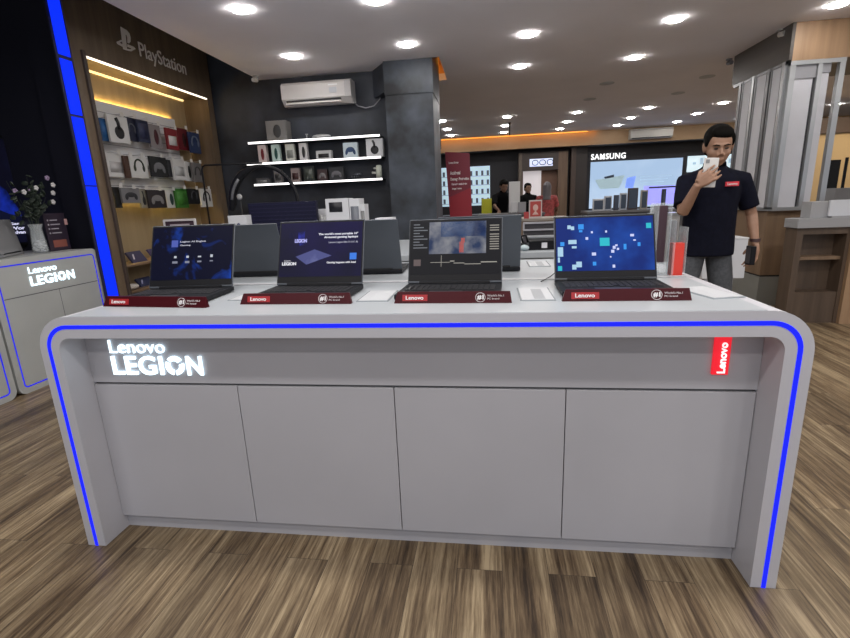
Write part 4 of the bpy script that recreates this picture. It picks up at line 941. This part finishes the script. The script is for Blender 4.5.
# things on the long far counter
dd = [((593, 199, 604, 209), 'rounded white lamp on the long dark far counter', (.6, .6, .62)), ((604.5, 196, 612, 208), 'white framed tablet on the long dark far counter, left one', (.5, .52, .58)), ((614, 195, 619, 208), 'narrow dark device on the long dark far counter', (.06, .06, .08)), ((620, 193, 627, 208), 'white framed tablet on the long dark far counter, right one', (.5, .52, .58)), ((628, 188, 638, 208), 'brown box stack on the long dark far counter', (.07, .045, .045)), ((641, 190, 648, 204), 'beige card display on the long dark far counter', (.42, .38, .34)), ((662, 189, 666, 206), 'dark upright bottle on the long dark far counter', (.03, .03, .05))]
for r, lb, c in dd:
    q = pxr(*r, 'y', 9.1); t = thing('counter_display', (q[0], 9.1, .9305), 0, lb, 'display item')
    B().box(q[0], q[1], 9.1, 9.16, .9305, q[3], bev=.008).obj('body', M(c, .4), t)
    box('face', M((.05, .07, .11), .3), t, q[0]+.02, q[1]-.02, 9.094, 9.1, .96, q[3]-.03)
q = pxr(648, 198, 655, 206, 'y', 9.1)
# things on the near far-counter
for r, y, lb, c in (((509, 181.5, 520, 203), 8.2, 'white upright tablet on the dark counter of the man in black', (.66, .66, .66)), ((511, 202, 517, 208), 8.0, 'small white striped box at the counter under the upright tablet', (.6, .6, .62)), ((518, 202, 526, 209), 8.0, 'small grey box right of the white striped box', (.3, .3, .32))):
    q = pxr(*r, 'y', y); t = thing('counter_item', (q[0], y, .9805), 0, lb, 'display item')
    B().box(q[0], q[1], y, y+.05, .9805, max(q[3], 1.05), bev=.006).obj('body', M(c, .4), t); box('edge', M((.2, .2, .2), .4), t, q[0]+.01, q[1]-.01, y-.004, y, .985, 1.0)
for r, c, lb in (((669, 212, 675, 222), (.5, .5, .75), 'violet lit phone stand on the small white counter'), ((676, 213, 680, 222), (.15, .35, .6), 'blue lit phone stand on the small white counter')):
    q = pxr(*r, 'y', 6.4); t = thing('phone_stand', (q[0], 6.4, .9505), 0, lb, 'phone'); box('screen_body', DIM(c, .8), t, q[0], q[1], 6.4, 6.43, .9505, q[3]); box('foot', GREYPL, t, q[0]-.01, q[1]+.01, 6.38, 6.46, .9501, .9505)
# hanging rods, far air conditioner
for x, y, z, lb in ((.53, 9.4, 2.35, 'thin dark rod hanging from the ceiling above the red banner'), (2.0, 9.4, 2.55, 'thin dark rod hanging from the ceiling near the portal')):
    t = thing('hanging_rod', (x, y, ZC), 0, lb, 'rod'); B().tube([(x, y, ZC), (x, y, z)], .012, 6).obj('rod', BLACK, t); box('plate', BLACK, t, x-.03, x+.03, y-.03, y+.03, ZC-.012, ZC-.001)
t = thing('air_conditioner', (5.5, 11.5, 2.5), 0, 'small white air conditioner on the far wooden bulkhead', 'air conditioner')
B().prism([(11.4, 2.56), (11.38, 2.72), (11.42, 2.76), (11.615, 2.76), (11.615, 2.53), (11.45, 2.53)], 4.98, 5.95, 'x').obj('body', M((.5, .48, .45), .4), t); box('air_slot', BLACKM, t, 5.02, 5.9, 11.405, 11.43, 2.535, 2.56)

# ------------------------------------------------------------------ people
def V(*a): return Vector(a)
def hand(b, wrist, d, side, curl, s=1.0, pn=None):
    """palm with four unequal fingers and a thumb; d = direction of the hand, pn = palm normal (fingers curl towards it), side = +-1 thumb side"""
    d = Vector(d).normalized(); pn = Vector(pn).normalized(); w = d.cross(pn).normalized()*side
    wrist = Vector(wrist)
    for k in range(4):
        f = (k-1.5)*.019*s
        b.tube([wrist+w*f*.5, wrist+d*.045*s+w*f*.9, wrist+d*.088*s+w*f], [.017*s, .017*s, .0125*s], 8)
    L = [.066, .076, .08, .07]
    for k in range(4):
        f = (k-1.5)*.0245*s; p = wrist+d*.085*s+w*f; dd = d.copy(); q = [p]; a = curl
        for seg in (.42, .33, .25):
            dd = (dd*math.cos(a)+pn*math.sin(a)).normalized(); 
            p = p+dd*L[k]*seg*s*1.05; q.append(p.copy()); a = curl*.9
            pn2 = pn
        b.tube(q, [.0092*s, .0084*s, .0075*s, .006*s], 8)
    th = wrist+d*.025*s+w*.034*s
    b.tube([wrist+d*.01*s+w*.012*s, th, th+(d*.6+w*.55+pn*.35).normalized()*.034*s, th+(d*.6+w*.55+pn*.35).normalized()*.034*s+(d*.8+pn*.5).normalized()*.028*s], [.015*s, .013*s, .0105*s, .008*s], 8)

def human(label, cat, foot, rz, H, sh, el, wr, hands, shirt, trou, skin, hair, head_tilt=0, lean=0, hi=False, hairstyle='short', headturn=0, shw=.175, extra=None):
    """foot = ground point; joints given in local metres (x right of picture, y away, z up) for left/right"""
    k = H/1.70
    t = thing('person', foot, rz, label, cat)
    F = Matrix.Translation(foot) @ Matrix.Rotation(rz, 4, 'Z')
    vx = .0055 if hi else .012
    LN = Matrix.Translation((0, 0, .9*k)) @ Matrix.Rotation(lean, 4, 'X') @ Matrix.Translation((0, 0, -.9*k))
    hz = 1.555*k
    HM = LN @ Matrix.Translation((0, -.005, 1.43*k)) @ Matrix.Rotation(headturn, 4, 'Z') @ Matrix.Rotation(head_tilt, 4, 'X') @ Matrix.Translation((0, 0, -1.43*k))
    # head
    h = B()
    h.ell((0, .012*k, hz+.022*k), (.079*k, .098*k, .105*k), seg=24)
    h.ell((0, -.028*k, hz-.035*k), (.063*k, .064*k, .083*k), seg=20)
    h.ell((0, -.05*k, hz-.092*k), (.032*k, .033*k, .026*k)); h.ell((-.036*k, -.045*k, hz-.03*k), (.03*k, .038*k, .032*k)); h.ell((.036*k, -.045*k, hz-.03*k), (.03*k, .038*k, .032*k))
    h.ell((0, -.078*k, hz+.022*k), (.052*k, .014*k, .012*k))
    h.tube([(0, -.084*k, hz+.012*k), (0, -.1*k, hz-.016*k), (0, -.106*k, hz-.032*k)], [.007*k, .009*k, .0115*k], 8)
    h.ell((-.014*k, -.094*k, hz-.036*k), (.009*k, .011*k, .008*k)); h.ell((.014*k, -.094*k, hz-.036*k), (.009*k, .011*k, .008*k))
    h.ell((0, -.088*k, hz-.062*k), (.024*k, .011*k, .0065*k)); h.ell((0, -.087*k, hz-.073*k), (.02*k, .011*k, .007*k))
    for sd in (-1, 1): h.ell((sd*.081*k, .012*k, hz-.008*k), (.010*k, .02*k, .033*k), (0, sd*.15, 0))
    h.xf(HM)
    h.tube([LN @ V(0, .02*k, 1.36*k), HM @ V(0, .015*k, 1.50*k)], [.056*k, .052*k], 14)
    # trunk and limbs
    h.tube([LN @ V(0, .01, 1.39*k), LN @ V(0, .01, 1.2*k), LN @ V(0, .01, .95*k)], [.07*k, .1*k, .09*k], 14)
    for i in (0, 1):
        h.tube([sh[i], Vector(sh[i]).lerp(el[i], .5), el[i]], [.042*k, .04*k, .035*k], 12)
        h.tube([el[i], Vector(el[i]).lerp(wr[i], .3), wr[i]], [.036*k, .035*k, .024*k], 12)
        hand(h, wr[i], *hands[i])
        h.tube([LN @ V(0, .01, 1.3*k), sh[i]], [.06*k, .04*k], 10)
        sx_ = -.085*k if i == 0 else .085*k
        h.tube([LN @ V(sx_*.9, .01, .93*k), V(sx_*1.55, 0, .5*k), V(sx_*1.8, .02, .1*k)], [.07*k, .05*k, .036*k], 10)
        h.tube([V(sx_*1.8, .03, .06*k), V(sx_*1.9, -.14*k, .035*k)], [.035*k, .028*k], 8)
    h.xf(F).obj('body', skin, t, True, True, vx, 4)
    # eyes and brows
    for sd in (-1, 1):
        e = B(); e.ell((sd*.031*k, -.0835*k, hz+.002*k), (.0135*k, .005*k, .0048*k)); e.xf(F @ HM).obj('eye', M((.02, .012, .01), .3), t, True, True)
        e = B(); e.tube([(sd*.012*k, -.0925*k, hz+.021*k), (sd*.032*k, -.0915*k, hz+.027*k), (sd*.051*k, -.078*k, hz+.021*k)], [.003*k, .0038*k, .0022*k], 6); e.xf(F @ HM).obj('eyebrow', hair, t, True, True)
    # hair
    g = B()
    if hairstyle == 'scarf':
        g.ell((0, .02*k, hz+.03*k), (.098*k, .115*k, .125*k)); g.tube([(0, .04*k, hz), (0, .03*k, hz-.16*k), (0, .02*k, hz-.24*k)], [.09*k, .1*k, .13*k], 16)
    else:
        g.ell((0, .028*k, hz+.052*k), (.087*k, .098*k, .086*k), seg=24); g.ell((0, .058*k, hz+.0*k), (.084*k, .062*k, .085*k), seg=20)
        g.ell((.006*k, -.022*k, hz+.09*k), (.066*k, .062*k, .042*k), (.25, 0, .1), seg=18)
        for sd in (-1, 1): g.ell((sd*.074*k, -.008*k, hz+.042*k), (.014*k, .036*k, .042*k))
    g.xf(F @ HM).obj('headscarf' if hairstyle == 'scarf' else 'hair', hair, t, True, True, vx, 3)
    # shirt
    c = B()
    rings = [((0, .01, .835*k), .178*k, .122*k), ((0, .01, .88*k), .178*k, .122*k), ((0, .005, 1.0*k), .17*k, .112*k), ((0, 0, 1.15*k), .165*k, .115*k), ((0, 0, 1.28*k), .178*k, .118*k), ((0, .005, 1.35*k), .168*k, .105*k), ((0, .01, 1.395*k), .13*k, .085*k), ((0, .01, 1.425*k), .075*k, .07*k), ((0, .01, 1.44*k), .062*k, .062*k)]
    c.loft([(LN @ V(*r[0]), r[1], r[2]) for r in rings])
    for i in (0, 1):
        m = Vector(sh[i]).lerp(el[i], .78 if hi else .8)
        c.tube([LN @ V(-.1*k if i == 0 else .1*k, .01, 1.335*k), Vector(sh[i])+V(0, 0, -.005), Vector(sh[i]).lerp(el[i], .4), m], [.075*k, .066*k, .062*k, .06*k], 16)
    so = c.xf(F).obj('shirt', shirt, t, True, True, .007 if hi else .014, 5)
    cl = B()
    for q in range(2): cl.loft([(LN @ V(0, .005, (1.425+.0*q)*k), .07*k, .07*k), (LN @ V(0, .005, 1.455*k), .066*k, .066*k)])
    cl.xf(F).obj('collar', shirt, t, True, True)
    # trousers
    p = B()
    p.loft([((0, .01, .83*k), .158*k, .11*k), ((0, .01, .88*k), .156*k, .11*k), ((0, .01, .95*k), .145*k, .1*k)])
    for sd in (-1, 1): p.tube([V(sd*.082*k, .01, .85*k), V(sd*.108*k, 0, .68*k), V(sd*.135*k, 0, .46*k), V(sd*.155*k, .015, .06*k)], [.082*k, .078*k, .066*k, .056*k], 16)
    p.xf(F).obj('trousers', trou, t, True, True, .009 if hi else .014, 4)
    for sd in (-1, 1): B().ell((sd*.158*k, -.05*k, .036*k), (.045*k, .13*k, .036*k)).xf(F).obj('shoe', BLACK, t, True, True)
    return t, F, LN
# the man with the phone, standing to the right of the counter
FO = V(3.06, 2.12, 0)
def w2(x, y, z): return V(x, y, z)-FO
kk = 1.0
man, F_, LN_ = human('man in navy polo shirt and grey trousers raising a phone before his mouth', 'person', FO, 0, 1.70,
    sh=[w2(2.885, 2.12, 1.33), w2(3.245, 2.13, 1.33)], el=[w2(2.835, 1.99, 1.135), w2(3.335, 2.14, 1.10)], wr=[w2(2.868, 1.87, 1.315), w2(3.345, 2.07, .905)],
    hands=[((.78, -.12, .58), 1, .42, 1.0, (.2, .95, .0)), ((-.1, -.05, -1), 1, .38, 1.0, (-.9, -.25, 0))],
    shirt=SHIRT, trou=TROU, skin=SKIN, hair=HAIR, head_tilt=math.radians(15), hi=True, headturn=math.radians(-10))
q = at(731, 184, 'y', 2.0)
B().box(q.x-.035, q.x+.045, 1.992, 2.0, q.z-.013, q.z+.015).obj('red_badge', M((.6, .03, .05), .5), man)
put(text_bm('Lenovo', .06, .014, .002, .02), (q.x-.025, 1.9905, q.z-.006)).obj('badge_lettering', M((.7, .6, .6), .5), man)
B().loft([((3.345, 2.075, .925), .031, .03), ((3.345, 2.078, .945), .032, .031)]).obj('wristband', M((.05, .02, .02), .5), man)
t = thing('mobile_phone', (2.935, 1.90, 1.29), 0, 'white phone held upright in front of the mouth of the man', 'phone')
ph = B().box(-.043, .043, -.0045, .0045, 0, .178, bev=.004); mm = Matrix.Translation((2.935, 1.895, 1.293)) @ Matrix.Rotation(math.radians(3), 4, 'Y')
ph.xf(mm).obj('back_shell', M((.66, .64, .62), .35), t)
B().box(-.034, -.012, -.0062, -.0045, .145, .168, bev=.0006).xf(mm).obj('camera_bump', M((.25, .25, .25), .3), t)
t = thing('dark_phone', (3.31, 2.03, .78), 0, 'black phone held low in the hanging hand of the man', 'phone')
B().box(-.016, .016, -.035, .035, 0, .125, bev=.004).xf(Matrix.Translation((3.307, 2.035, .775))).obj('shell', BLACK, t)
B().box(-.0165, -.016, -.03, .03, .01, .118).xf(Matrix.Translation((3.307, 2.035, .775))).obj('glass', M((.08, .08, .09), .2), t)
# people far away
DK = M((.004, .004, .005), .85, spec=.1)
far = dict(hands=[((0, -.4, -.9), 1, .4, 1.0, (0, -.8, .2)), ((0, -.4, -.9), -1, .4, 1.0, (0, -.8, .2))])
human('person in black leaning over the dark far counter left of the portal', 'person', V(1.78, 9.4, 0), math.radians(20), 1.72,
    sh=[V(-.19, -.22, 1.30), V(.19, -.22, 1.30)], el=[V(-.25, -.38, 1.10), V(.25, -.38, 1.10)], wr=[V(-.2, -.5, 1.02), V(.2, -.5, 1.02)], shirt=DK, trou=DK, skin=SKIND, hair=HAIR, lean=math.radians(24), **far)
human('person in a grey headscarf and red dress facing the portal', 'person', V(2.76, 9.1, 0), math.radians(175), 1.56,
    sh=[V(-.17, 0, 1.24), V(.17, 0, 1.24)], el=[V(-.22, -.05, 1.0), V(.22, -.05, 1.0)], wr=[V(-.18, -.2, .95), V(.18, -.2, .95)], shirt=M((.3, .05, .05), .7, noise=.5, nscale=25), trou=M((.12, .03, .03), .7), skin=SKIND, hair=M((.12, .11, .12), .8), hairstyle='scarf', **far)
human('person in black standing by the white board of the portal', 'person', V(2.46, 10.3, 0), math.radians(20), 1.60,
    sh=[V(-.18, 0, 1.26), V(.18, 0, 1.26)], el=[V(-.23, -.05, 1.02), V(.23, -.05, 1.02)], wr=[V(-.2, -.2, .95), V(.2, -.2, .95)], shirt=DK, trou=DK, skin=SKIND, hair=HAIR, **far)
t = thing('yellow_chair', (1.5, 10.2, 0), 0, 'bright yellow chair back beside the person in black', 'chair')
box('backrest', M((.5, .5, .03), .5), t, 1.38, 1.62, 10.28, 10.32, .72, 1.27, bev=.01); box('seat', M((.5, .5, .03), .5), t, 1.34, 1.66, 10.0, 10.3, .46, .5, bev=.01)
for x in (1.36, 1.62):
    for y in (10.02, 10.26): box('leg', ALUD, t, x, x+.025, y, y+.025, 0, .46)
